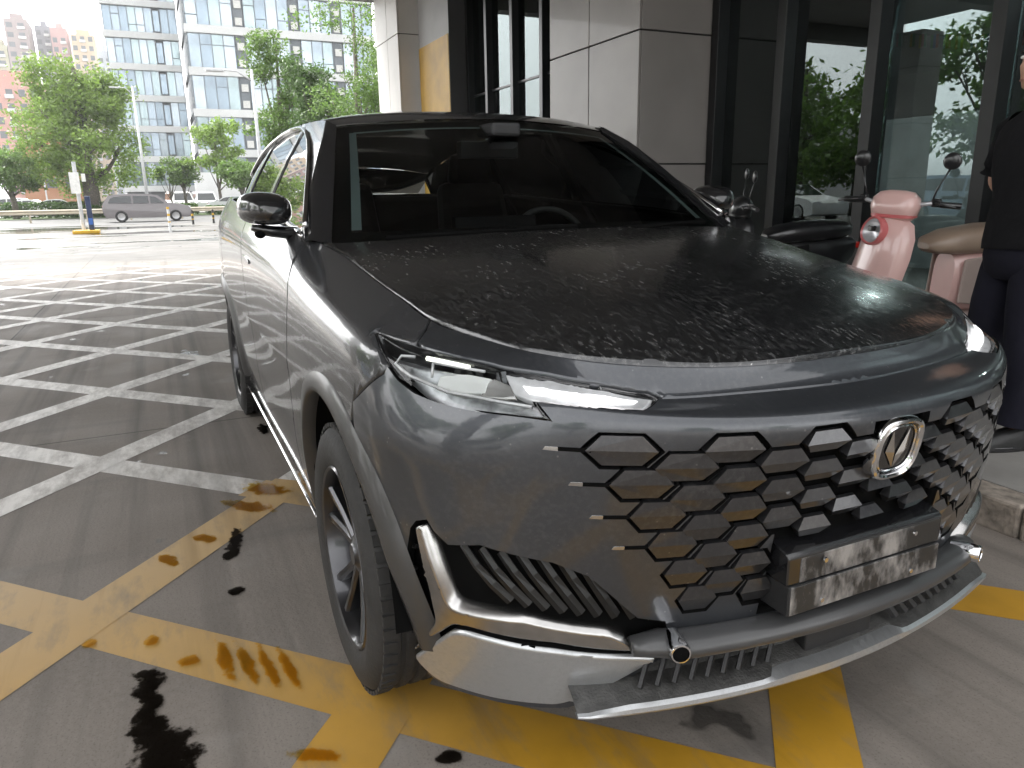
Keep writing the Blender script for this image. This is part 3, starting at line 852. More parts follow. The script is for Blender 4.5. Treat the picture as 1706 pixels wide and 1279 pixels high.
# lamp posts
M['galv'] = simple('painted_steel_post', (.55, .56, .57), .45, metal=.2)
def lamp_post(x, y, h, arm, lb):
    root = empty('street_lamp', (x, y, 0), 0, lb, 'street lamp')
    b = MB(); b.tube([(0, 0, 0), (0, 0, h * .5), (0, 0, h)], [.11 * h / 8, .085 * h / 8, .06 * h / 8], 10); b.build('pole', M['galv'], root, smooth=True)
    for a in arm:
        b = MB(); b.tube([(0, 0, h * .93), (0, a * .5, h * .985), (0, a, h * .99)], .03, 6); ar = b.build('arm', M['galv'], root, smooth=True)
        b = MB(); b.box((0, a + .25 * (1 if a > 0 else -1), h * .985), (.22, .6, .09)); b.build('lamp_head', M['galv'], ar, bevel=.02)
lamp_post(-59, -1.55, 8.9, (-.9,), 'tall pale lamp post rising between the big tree and the office building')
lamp_post(-28, 2.55, 5.75, (-1.0,), 'grey lamp post with one arm, in front of the dark trees')
lamp_post(-80, -10.0, 5.5, (.8,), 'small distant lamp post at the left edge behind the big tree')

# barrier posts
M['safety_yellow'] = simple('safety_yellow', (.62, .36, .02), .5, scale=6)
M['navy'] = simple('navy_panel', (.02, .035, .09), .5)
bp_ = empty('barrier_post', (-32.6, -3.85, 0), 0, 'slim barrier post with a white sign and dark box on a yellow base', 'barrier')
MB().lohi((-.45, -.38, 0), (.45, .55, .14)).build('base', M['safety_yellow'], bp_, bevel=.03)
MB().lohi((-.10, .20, .14), (.10, .38, 1.45)).build('dark_box', M['navy'], bp_, bevel=.02)
b = MB(); b.tube([(0, 0, .14), (0, 0, 2.75)], .07, 10); b.build('post', M['galv'], bp_)
MB().lohi((.10, -.22, 1.55), (.13, .12, 2.35)).build('sign_plate', M['white_plastic'], bp_)
MB().lohi((.10, .20, 2.0), (.13, .34, 2.3)).build('number_plate', M['white_plastic'], bp_)
MB().lohi((.101, .215, .35), (.112, .365, .60)).build('blue_label', simple('blue_label', (.03, .12, .45), .4), bp_)
for x, y, h, lb in ((-33.5, -.70, .95, 'pale bollard with yellow bands nearest the forecourt edge'), (-40, .5, .72, 'black and yellow bollard, middle one by the road'), (-41, 1.55, .72, 'black and yellow bollard closest to the big dark car')):
    root = empty('bollard', (x, y, 0), 0, lb, 'bollard', 'bollards along the forecourt edge')
    b = MB(); b.lathe([(.07, 0), (.055, .05), (.05, h - .03), (.03, h), (0, h)], 12); b.build('bollard_body', M['galv'] if x > -35 else M['joint'], root, smooth=40)
    for z in (.25, .5, .72):
        if z < h - .1:
            b = MB(); b.lathe([(.0535, z * h / .75 - .05), (.0535, z * h / .75 + .05)], 12); b.build('band', M['safety_yellow'], root)

# cars in the street
M['car_glass'] = simple('car_window_dark', (.02, .025, .028), .08, coat=1.0)
M['car_tyre'] = simple('small_tyre', (.02, .02, .02), .8)
M['car_rim'] = simple('small_rim', (.45, .45, .46), .35, metal=.8)
M['red_lamp'] = simple('red_lamp', (.45, .02, .015), .2, coat=1)
M['white_lamp'] = simple('white_lamp', (.75, .76, .78), .1, coat=1)
PROFILE = {   # side outline (x forward), belt and window line as fractions of length and height
 'suv': ([(-.49, .28), (-.5, .50), (-.485, .66), (-.455, .80), (-.42, .93), (-.36, .985), (-.15, 1.0), (.05, .985), (.13, .93), (.235, .67), (.40, .61), (.475, .53), (.5, .40), (.495, .24), (.46, .15), (-.46, .15)],
         [[(-.425, .69), (-.40, .84), (-.36, .90), (-.17, .93), (-.17, .665)], [(-.15, .665), (-.15, .93), (.02, .925), (.02, .66)], [(.04, .66), (.04, .92), (.10, .89), (.195, .655)]], .235),
 'sedan': ([(-.49, .32), (-.5, .52), (-.48, .66), (-.36, .70), (-.27, .88), (-.2, .97), (-.05, 1.0), (.05, .98), (.21, .69), (.42, .60), (.485, .5), (.5, .38), (.49, .2), (.45, .14), (-.46, .14)],
         [[(-.325, .70), (-.255, .86), (-.2, .915), (-.13, .93), (-.13, .685)], [(-.115, .685), (-.115, .93), (.03, .93), (.03, .675)], [(.045, .675), (.045, .92), (.17, .68)]], .235),
 'van': ([(-.495, .2), (-.5, .9), (-.47, .98), (-.3, 1.0), (.25, .97), (.33, .9), (.43, .58), (.49, .48), (.5, .3), (.49, .15), (-.48, .15)],
         [[(-.46, .62), (-.46, .88), (-.2, .89), (-.2, .61)], [(-.18, .61), (-.18, .89), (.07, .885), (.07, .60)], [(.09, .60), (.09, .88), (.29, .86), (.385, .59)]], .21)}
car_meshes = {}
def street_car(x, y, rz, kind, Lc, Hc, Wc, col, lb, grp=None, z=0):
    root = empty('parked_car', (x, y, z), rz, lb, 'car', grp)
    prof, wins, wr = PROFILE[kind]
    P = [(a * Lc, c * Hc) for a, c in prof]
    wrad = .33
    wx = (-.30 * Lc, .31 * Lc)
    m_ = paint('street_car_paint', col, dust=.0, metal=.2, rough=.4)
    b = MB()
    n = len(P)
    rows = []
    def wid(z_):   # tumblehome
        f = z_ / Hc
        return Wc / 2 * (1.0 - max(0, f - .60) * .55 - max(0, .25 - f) * .3)
    for f in (-1, -.97, 0, .97, 1):
        k = .97 if abs(f) == 1 else 1
        rows.append([(a * (.985 if abs(f) == 1 else 1), math.copysign(wid(c) * (abs(f) if abs(f) < 1 else 1.0), f) if f else 0, Hc * .15 + (c - Hc * .15) * (k if abs(f) == 1 else 1)) for a, c in P])
    b.loft(rows, closed=True)
    nb = len(b.v)
    b.add([], [tuple(range(n)), tuple(4 * n + i for i in range(n))[::-1]])
    b.f[-2] = tuple(range(n)); b.f[-1] = tuple(4 * n + i for i in range(n))[::-1]
    b.build('body', m_, root, smooth=32)
    for sg in (-1, 1):
        for wn in wins:
            q = [(a * Lc, c * Hc) for a, c in wn]
            g = MB(); g.add([(a, sg * (wid(c) + .006), c) for a, c in q], [tuple(range(len(q)))]); g.build('window', M['car_glass'], root)
    def quad(f0, f1, nm, mt, k=.84):
        (a0, c0), (a1, c1) = f0, f1
        g = MB(); d = Vector((-(c1 - c0), 0, (a1 - a0))).normalized() * .012
        if d.x * a0 < 0: d = -d
        g.add([(a0 + d.x, -wid(c0) * k, c0 + d.z), (a1 + d.x, -wid(c1) * k, c1 + d.z), (a1 + d.x, wid(c1) * k, c1 + d.z), (a0 + d.x, wid(c0) * k, c0 + d.z)], [(0, 1, 2, 3)]); g.build(nm, M[mt], root)
    fr = {'suv': (8, 9), 'sedan': (7, 8), 'van': (5, 6)}[kind]; re = {'suv': (3, 2), 'sedan': (4, 3), 'van': (1, 1)}[kind]
    quad(P[fr[0]], P[fr[1]], 'windscreen', 'car_glass')
    if kind != 'van': quad(P[re[0]], P[re[1]], 'rear_window', 'car_glass')
    for sg in (-1, 1):
        MB().box((Lc * .478, sg * Wc * .36, Hc * .50), (.12, .34, .12)).build('headlight', M['white_lamp'], root, bevel=.02)
        MB().box((-Lc * .488, sg * Wc * .38, Hc * .56), (.08, .26, .14)).build('tail_light', M['red_lamp'], root, bevel=.02)
        for a in wx:
            g = MB(); g.lathe([(.20, -.10), (.28, -.115), (.33, -.08), (.33, .08), (.28, .10)], 20, (a, sg * (Wc / 2 - .085), .33), 'y')
            wo = g.build('wheel', M['car_tyre'], root, smooth=40)
            g = MB(); yy = sg * (Wc / 2 - .085) + sg * .112
            g.lathe([(.0, -.004 * sg), (.05, .002 * sg), (.17, -.01 * sg), (.205, .004 * sg)], 16, (a, yy, .33), 'y'); g.build('rim', M['car_rim'], wo, smooth=40)
    return root
r = street_car(-48.6, -1.55, R(90), 'suv', 4.75, 1.60, 1.86, (.15, .135, .14), 'grey-brown SUV driving along the road past the forecourt')
r.name = 'driving_suv'
W_ = (.70, .70, .69)
for (x, y, rz, kd, L_, H_, cl, lb) in (
    (-72, -10.2, 80, 'sedan', 4.5, 1.42, W_, 'white saloon parked furthest left behind the hedge'),
    (-75, -8.6, 95, 'sedan', 4.4, 1.42, (.62, .63, .64), 'pale silver saloon parked left of the big tree trunk'),
    (-78, -12.0, 85, 'suv', 4.5, 1.6, W_, 'white SUV behind the leftmost saloon'),
    (-70, -13.0, 90, 'sedan', 4.5, 1.42, (.25, .26, .27), 'dark grey saloon at the left edge of the picture'),
    (-74, 1.0, 8, 'van', 4.7, 1.95, (.72, .72, .70), 'white van parked right of the tall lamp post'),
    (-73, 3.0, 4, 'van', 4.7, 1.9, (.66, .67, .67), 'cream van parked between the two small trees'),
    (-72, -1.6, 12, 'sedan', 4.5, 1.45, (.10, .10, .11), 'black saloon parked behind the driving SUV'),
    (-66.5, 5.2, 92, 'sedan', 4.6, 1.45, (.60, .61, .62), 'silver saloon parked behind the rail near the layered tree'),
    (-70, 8.2, 6, 'suv', 4.6, 1.65, (.05, .08, .075), 'dark green SUV parked nose-out under the bushy tree'),
    (-63.8, 9.6, 90, 'sedan', 4.5, 1.45, W_, 'white saloon closest to the dark trees'),
    (-3.6, -14.2, 3, 'sedan', 4.6, 1.45, (.62, .62, .61), 'silver saloon parked on the open side opposite the pink scooter'),
    (2.2, -14.8, 0, 'van', 4.6, 1.9, W_, 'white van parked on the open side opposite the standing man'),
    (-22, -13.0, 5, 'sedan', 4.5, 1.45, W_, 'white saloon far back on the open side behind the blue SUV'),
    (-9.5, -14.5, 8, 'sedan', 4.6, 1.45, W_, 'white saloon parked on the open side, mirrored in the shop glass'),
    (-15.5, -15.0, 0, 'suv', 4.6, 1.65, (.20, .28, .38), 'blue SUV parked on the open side, mirrored in the shop glass')):
    street_car(x, y, R(rz), kd, L_, H_, 1.82, cl, lb, 'cars parked beyond the forecourt')

# ------------------------------------------------------------------ buildings
M['band'] = simple('white_floor_band', (.55, .56, .56), .5, scale=.4, var=.06)
M['recess'] = simple('dark_recess', (.10, .11, .12), .5, scale=.5)
M['mull'] = simple('window_bar', (.13, .15, .17), .5)
win_m = [simple('office_glass_%d' % i, c, .12, metal=.55, coat=.6, scale=.5, var=.25) for i, c in enumerate(((.30, .37, .43), (.24, .31, .37), (.40, .47, .52), (.33, .42, .44)))]
ac_m = simple('air_conditioner', (.55, .55, .53), .6)
def office(label, X, y0, y1, depth, zb, nf, fh, npan, skip=(), louv=(), side=False, z_base=None, bh=.75):
    root = empty('office_building', (X - depth / 2, (y0 + y1) / 2, 0), 0, label, 'building')
    H = zb + nf * fh
    MB().lohi((X - depth, y0, 0), (X - .45, y1, H)).build('wall', M['recess'], root, world=True)
    pw = (y1 - y0) / npan
    panes = [None] * 4
    for f in range(nf):
        z0 = zb + f * fh
        MB().lohi((X - .5, y0 - .25, z0 - bh / 2), (X + .22, y1 + .1, z0 + bh / 2)).build('floor_band', M['band'], root, world=True)
        for k in range(npan):
            if k in skip: continue
            ya = y0 + k * pw
            za, zc = z0 + bh / 2, z0 + fh - bh / 2
            if k in louv:
                MB().lohi((X - .5, ya + .1, za), (X - .3, ya + pw - .1, zc)).build('louvre_panel', M['mull'], root, world=True)
                for q in (0, 1):
                    MB().lohi((X - .32, ya + pw * .2, za + .25 + q * (zc - za) * .5), (X - .05, ya + pw * .8, za + .25 + q * (zc - za) * .5 + .85)).build('air_conditioner', ac_m, root, world=True)
                continue
            i = rng.randrange(4)
            if panes[i] is None:
                panes[i] = MB().lohi((0, .05, .03), (.06, pw - .05, zc - za - .03)).mesh('pane', win_m[i])
            o = link('pane', panes[i], root); o.location = (X - .36 - root.location.x + rng.uniform(0, .03), ya - root.location.y, za)
            o.rotation_euler = (0, rng.uniform(-.02, .02), rng.uniform(-.015, .015))
        mb = MB()
        for k in range(npan + 1):
            if k in skip and (k - 1) in skip: continue
            mb.lohi((X - .36, y0 + k * pw - .045, z0 + bh / 2), (X - .18, y0 + k * pw + .045, z0 + fh - bh / 2))
        for k in range(npan):
            if k in skip or k in louv: continue
            if rng.random() < .6:
                zz = z0 + bh / 2 + (fh - bh) * rng.choice((.3, .68))
                mb.lohi((X - .36, y0 + k * pw + .05, zz - .035), (X - .20, y0 + (k + 1) * pw - .05, zz + .035))
        o = mb.build('window_bars', M['mull'], root, world=True); o['kind'] = 'stuff'
        if side:
            MB().lohi((X - depth, y0 - .06, z0 + bh / 2), (X - .5, y0 - .005, z0 + fh - bh / 2)).build('side_glass', win_m[0], root, world=True)
    for k in skip:
        if (k - 1) in skip: continue
    return root
office('glass office block with white floor bands and a dark vertical recess, left wing', -110, -4.1, 4.3, 14, 2.6, 10, 3.75, 9, skip=(6,), z_base=0)
mb = MB()
for f in range(10):
    z0 = 2.6 + f * 3.75
    mb.lohi((-110.5, 1.62, z0 + .6), (-110.1, 2.3, z0 + 3.0))
tag(mb.build('stair_windows', win_m[1], [o for o in bpy.data.objects if o.name.startswith('office_building')][0], world=True), kind='stuff')
office('glass office block with white floor bands and columns of air conditioners, right wing', -101, 4.9, 27.5, 16, 1.9, 8, 4.75, 17, louv=(4, 9, 13), side=True, bh=.9)
MB().lohi((-96, 3.5, 0), (-95.2, 30, 4.2)).build('podium', M['band'], [o for o in bpy.data.objects if o.name.startswith('office_building')][1], world=True)
def tower(x, y0, y1, h, col, label, bal=True, z0=0):
    root = empty('apartment_tower', (x, (y0 + y1) / 2, 0), 0, label, 'building')
    wm = simple('tower_wall', col, .8, scale=.1, var=.08)
    MB().lohi((x - 14, y0, z0), (x, y1, h)).build('wall', wm, root, world=True)
    MB().lohi((x - 9, y0 + 1.5, h), (x - 4, y1 - 1.5, h + 2.2)).build('roof_house', wm, root, world=True)
    mb = MB(); mw = MB()
    z = 3 + z0
    while z < h - 2:
        n = max(2, int((y1 - y0) / 2.2))
        for k in range(n):
            ya = y0 + (y1 - y0) * (k + .18) / n; yb2 = y0 + (y1 - y0) * (k + .72) / n
            if k % 3 == 1 and bal: mb.lohi((x, ya - .2, z - .3), (x + .8, yb2 + .2, z + .5))
            mw.lohi((x - .05, ya, z + .1), (x + .05, yb2, z + 1.6))
        z += 2.9
    o = mw.build('windows', M['recess'], root, world=True); o['kind'] = 'stuff'
    if mb.v: o = mb.build('balconies', M['band'], root, world=True); o['kind'] = 'stuff'
for a in ((-300, -44, -37.6, 50, (.38, .36, .25), 'yellowish apartment tower at the left edge of the sky'), (-300, -37.4, -31.0, 58, (.29, .23, .225), 'brown apartment tower at far left behind the big tree'),
          (-310, -30.0, -25.4, 58.2, (.20, .20, .23), 'slate grey apartment tower left of the pink one'), (-305, -25.2, -20.4, 57.0, (.42, .25, .24), 'pink apartment tower between grey and cream ones'),
          (-300, -19.2, -12.2, 54.5, (.52, .40, .27), 'cream and orange apartment tower right of the pink one'), (-285, -11.5, -7.5, 47.5, (.38, .41, .45), 'pale blue-grey tower next to the glass office block'),
          (-200, -30, -20.6, 27, (.50, .27, .23), 'low pink-orange apartment block under the brown tower')):
    tower(*a)
tower(-130, -18, -10.6, 9.5, (.42, .20, .10), 'low orange-brown building behind the left cars', bal=False)
tower(-70, -75, -48, 9, (.5, .5, .49), 'long low white building far across the open side, mirrored in the tall narrow windows', bal=False)

# pale humid air over the street
hz = MB().lohi((-440, -440, -1.5), (440, 440, 66)).build('haze', None)
hz['kind'] = 'stuff'
hm = bpy.data.materials.new('humid_air'); hm.use_nodes = True
hm.node_tree.nodes.clear()
ho = hm.node_tree.nodes.new('ShaderNodeOutputMaterial'); hv = hm.node_tree.nodes.new('ShaderNodeVolumePrincipled')
hv.inputs['Color'].default_value = (.93, .94, .95, 1); hv.inputs['Density'].default_value = .0006; hv.inputs['Anisotropy'].default_value = .3
hm.node_tree.links.new(hv.outputs[0], ho.inputs['Volume'])
hz.data.materials.clear(); hz.data.materials.append(hm)

# ------------------------------------------------------------------ smooth surfaces and body panels
class Fn:
    """surface given by a formula (a, b) -> (x, y, z)"""
    def __init__(s, f, sign=1.0): s.f, s.sign = f, sign
    def __call__(s, a, b): return np.stack(s.f(np.asarray(a, float), np.asarray(b, float)), -1)
    def normal(s, a, b, e=1e-3):
        a = np.asarray(a, float); b = np.asarray(b, float)
        n = np.cross(s(a + e, b) - s(a - e, b), s(a, b + e) - s(a, b - e)) * s.sign
        return n / np.linalg.norm(n, axis=1)[:, None]

def area2(P):
    P = np.asarray(P, float)
    return .5 * float(np.sum(P[:, 0] * np.roll(P[:, 1], -1) - np.roll(P[:, 0], -1) * P[:, 1]))

def ccw(P):
    P = [tuple(map(float, q)) for q in P]
    return P if area2(P) > 0 else P[::-1]

def dense(P, step, closed=True):
    P = np.asarray(P, float)
    out = []
    n = len(P)
    for i in range(n if closed else n - 1):
        a, b = P[i], P[(i + 1) % n]
        k = max(1, int(math.ceil(np.linalg.norm(b - a) / step)))
        out += [a + (b - a) * j / k for j in range(k)]
    if not closed: out.append(P[-1])
    return np.array(out)

def inset(P, d):
    """move a counter-clockwise outline inwards by d (mitred)"""
    P = np.asarray(P, float)
    e = np.roll(P, -1, 0) - P
    L = np.linalg.norm(e, axis=1)[:, None] + 1e-12
    n = np.stack([-e[:, 1], e[:, 0]], 1) / L
    n0 = np.roll(n, 1, 0)
    m = n + n0
    k = np.clip(1 + (n * n0).sum(1), .35, 2)
    return P + m / k[:, None] * d

def inside(P, q):
    P = np.asarray(P, float); q = np.asarray(q, float)
    r = np.zeros(len(q), bool)
    x, y = q[:, 0], q[:, 1]
    for (x0, y0), (x1, y1) in zip(P, np.roll(P, -1, 0)):
        c = (y0 > y) != (y1 > y)
        if y1 != y0: r ^= c & (x < (x1 - x0) * (y - y0) / (y1 - y0) + x0)
    return r

def smooth_poly(P, it=2):
    """round an outline off by corner cutting"""
    P = np.asarray(P, float)
    for _ in range(it):
        n = np.roll(P, -1, 0)
        P = np.stack([P * .75 + n * .25, P * .25 + n * .75], 1).reshape(-1, 2)
    return P

def panel_mesh(name, S, outer, holes, mats, step=.03, off=0.0, depth=.014, ring=.0035, gap=.0015, side=1, drop=.75):
    outer = inset(np.array(ccw(outer)), gap)
    holes = [inset(np.array(ccw(h)), -gap) for h in holes]
    if side < 0:
        outer = outer[::-1] * [-1, 1]
        holes = [h[::-1] * [-1, 1] for h in holes]
    loops = [dense(outer, step)] + [dense(h, step) for h in holes]
    pts, edges = [], []
    for lp in loops:
        b = len(pts)
        n = len(lp)
        pts += [tuple(q) for q in lp]
        edges += [(b + i, b + (i + 1) % n) for i in range(n)]
    def keep(q, mo=0.0):
        k = inside(outer, q)
        for h in holes: k &= ~inside(h, q)
        return k
    if ring:
        for i, lp in enumerate(loops):
            r = inset(lp, ring if i == 0 else -ring)
            pts += [tuple(q) for q in r[keep(r)]]
    lo, hi = outer.min(0), outer.max(0)
    gx, gy = np.meshgrid(np.arange(lo[0] + step * .5, hi[0], step), np.arange(lo[1] + step * .5, hi[1], step))
    gx = gx + (np.arange(gx.shape[0])[:, None] % 2) * step * .5
    g = np.stack([gx.ravel(), gy.ravel()], 1)
    if len(g):
        g = g[keep(g)]
        allb = np.concatenate(loops)
        if len(g):
            d = np.array([np.min(np.abs(allb - q).max(1)) for q in g])
            g = g[d > step * .35]
            pts += [tuple(q) for q in g]
    vs_, _, fs_, _, _, _ = delaunay_2d_cdt([Vector(q) for q in pts], edges, [], 0, 1e-7)
    V = np.array([tuple(q) for q in vs_])
    F = np.array([tuple(f) for f in fs_ if len(f) == 3])
    F = F[keep(V[F].mean(1))]
    used, invi = np.unique(F, return_inverse=True)
    V, F = V[used], invi.reshape(-1, 3)
    P0 = S(V[:, 0], V[:, 1]); N = S.normal(V[:, 0], V[:, 1])
    fl = np.cross(P0[F[:, 1]] - P0[F[:, 0]], P0[F[:, 2]] - P0[F[:, 0]])
    bad = (fl * N[F[:, 0]]).sum(1) < 0
    F[bad] = F[bad][:, ::-1]
    P = P0 + N * off
    cnt = {}
    for a, b, c in F.tolist():
        for e in ((a, b), (b, c), (c, a)): cnt[e] = cnt.get(e, 0) + 1
    bd = [e for e in cnt if (e[1], e[0]) not in cnt]
    out = np.zeros_like(P)
    for a, b in bd:
        t = P[b] - P[a]
        o = np.cross(t / (np.linalg.norm(t) + 1e-12), N[a])
        out[a] += o; out[b] += o
    bi = sorted({i for e in bd for i in e})
    Nn = N.copy()
    P2, N2, idx = [], [], {}
    for i in bi:
        o = out[i] / (np.linalg.norm(out[i]) + 1e-9)
        if ring: P[i] = P[i] - N[i] * ring * drop
        Nn[i] = N[i] + o * (1.1 if ring else 0.0)
        idx[i] = len(P) + len(P2)
        P2.append(P[i] - N[i] * depth); N2.append(o + N[i] * .05)
    faces = F.tolist()
    if depth:
        for a, b in bd: faces.append([b, a, idx[a], idx[b]])
        P = np.concatenate([P, P2]) if P2 else P
        Nn = np.concatenate([Nn, N2]) if N2 else Nn
    Nn = Nn / (np.linalg.norm(Nn, axis=1)[:, None] + 1e-12)
    me = bpy.data.meshes.new(name)
    me.from_pydata(P.tolist(), [], faces)
    for m in (mats if isinstance(mats, (list, tuple)) else [mats]): me.materials.append(m)
    if isinstance(mats, (list, tuple)) and len(mats) > 1:
        me.polygons.foreach_set('material_index', [0] * len(F) + [1] * (len(faces) - len(F)))
    me.shade_smooth()
    me.normals_split_custom_set_from_vertices([tuple(q) for q in Nn])
    return me

def panel(name, S, outer, holes, mat, parent, **k):
    return link(name, panel_mesh(name, S, outer, holes, mat, **k), parent, True)

def spl_coef(t,y):
    # natural cubic spline second derivatives; y (n,...)
    n=len(t);h=np.diff(t);A=np.zeros((n,n));b=np.zeros((n,)+y.shape[1:])
    A[0,0]=A[-1,-1]=1
    for i in range(1,n-1):
        A[i,i-1]=h[i-1];A[i,i]=2*(h[i-1]+h[i]);A[i,i+1]=h[i]
        b[i]=6*((y[i+1]-y[i])/h[i]-(y[i]-y[i-1])/h[i-1])
    return np.linalg.solve(A,b.reshape(n,-1)).reshape(b.shape)
def spl_basis(t,q):
    # matrix W (len(q),n): value = W@y for natural spline
    return spl_eval(t,np.eye(len(t)),spl_coef(t,np.eye(len(t))),q)
def spl_eval(t,y,M,q):
    q=np.asarray(q,float);i=np.clip(np.searchsorted(t,q)-1,0,len(t)-2)
    h=t[i+1]-t[i];a=(t[i+1]-q)/h;b=(q-t[i])/h
    sh=(-1,)+(1,)*(y.ndim-1)
    h=h.reshape(sh);a=a.reshape(sh);b=b.reshape(sh)
    return a*y[i]+b*y[i+1]+((a**3-a)*M[i]+(b**3-b)*M[i+1])*h*h/6
class Grid:
    """smooth surface through a grid of points P[row][col]; columns 0 = centre line, mirrored to the other side (s<0)"""
    def __init__(self,P,vs,srow):
        P=np.array(P,float);self.vs=np.array(vs,float)
        r=P[srow];d=np.r_[0,np.cumsum(np.linalg.norm(np.diff(r,axis=0),axis=1))]
        self.s=np.r_[-d[:0:-1],d];self.smax=d[-1]
        F=np.concatenate([P[:,:0:-1]*[1,-1,1],P],1)
        self.F=F
        self.Es=np.eye(len(self.s));self.Ms=spl_coef(self.s,self.Es);self.Ev=np.eye(len(self.vs));self.Mv=spl_coef(self.vs,self.Ev)
    def __call__(self,s,v):
        s=np.asarray(s,float);v=np.asarray(v,float)
        Ws=spl_eval(self.s,self.Es,self.Ms,np.clip(s,-self.smax,self.smax));Wv=spl_eval(self.vs,self.Ev,self.Mv,v)
        return np.einsum('nrk,nr->nk',np.einsum('nc,rck->nrk',Ws,self.F),Wv)
    def normal(self,s,v,e=1e-3):
        a=self(s+e,v)-self(s-e,v);b=self(s,v+e)-self(s,v-e)
        n=np.cross(a,b);return n/np.linalg.norm(n,axis=1)[:,None]
    def inv(self,pts,axes,s0,v0,it=30):
        """(s,v) where the two coordinates `axes` take the given values"""
        pts=np.asarray(pts,float);s=np.full(len(pts),float(s0)) if np.isscalar(s0) else np.array(s0,float);v=np.full(len(pts),float(v0)) if np.isscalar(v0) else np.array(v0,float)
        ax=list(axes);e=1e-3
        for _ in range(it):
            f=self(s,v)[:,ax]-pts
            a=(self(s+e,v)[:,ax]-self(s-e,v)[:,ax])/(2*e);b=(self(s,v+e)[:,ax]-self(s,v-e)[:,ax])/(2*e)
            D=a[:,0]*b[:,1]-a[:,1]*b[:,0];D=np.where(abs(D)<1e-6,1e-6,D)
            ds=-(f[:,0]*b[:,1]-f[:,1]*b[:,0])/D;dv=-(a[:,0]*f[:,1]-a[:,1]*f[:,0])/D
            s=s+np.clip(ds,-.15,.15);v=v+np.clip(dv,-.06,.06)
        return np.stack([s,v],1)
VS=[0,.12,.29,.44,.575,.62,.70,.79]
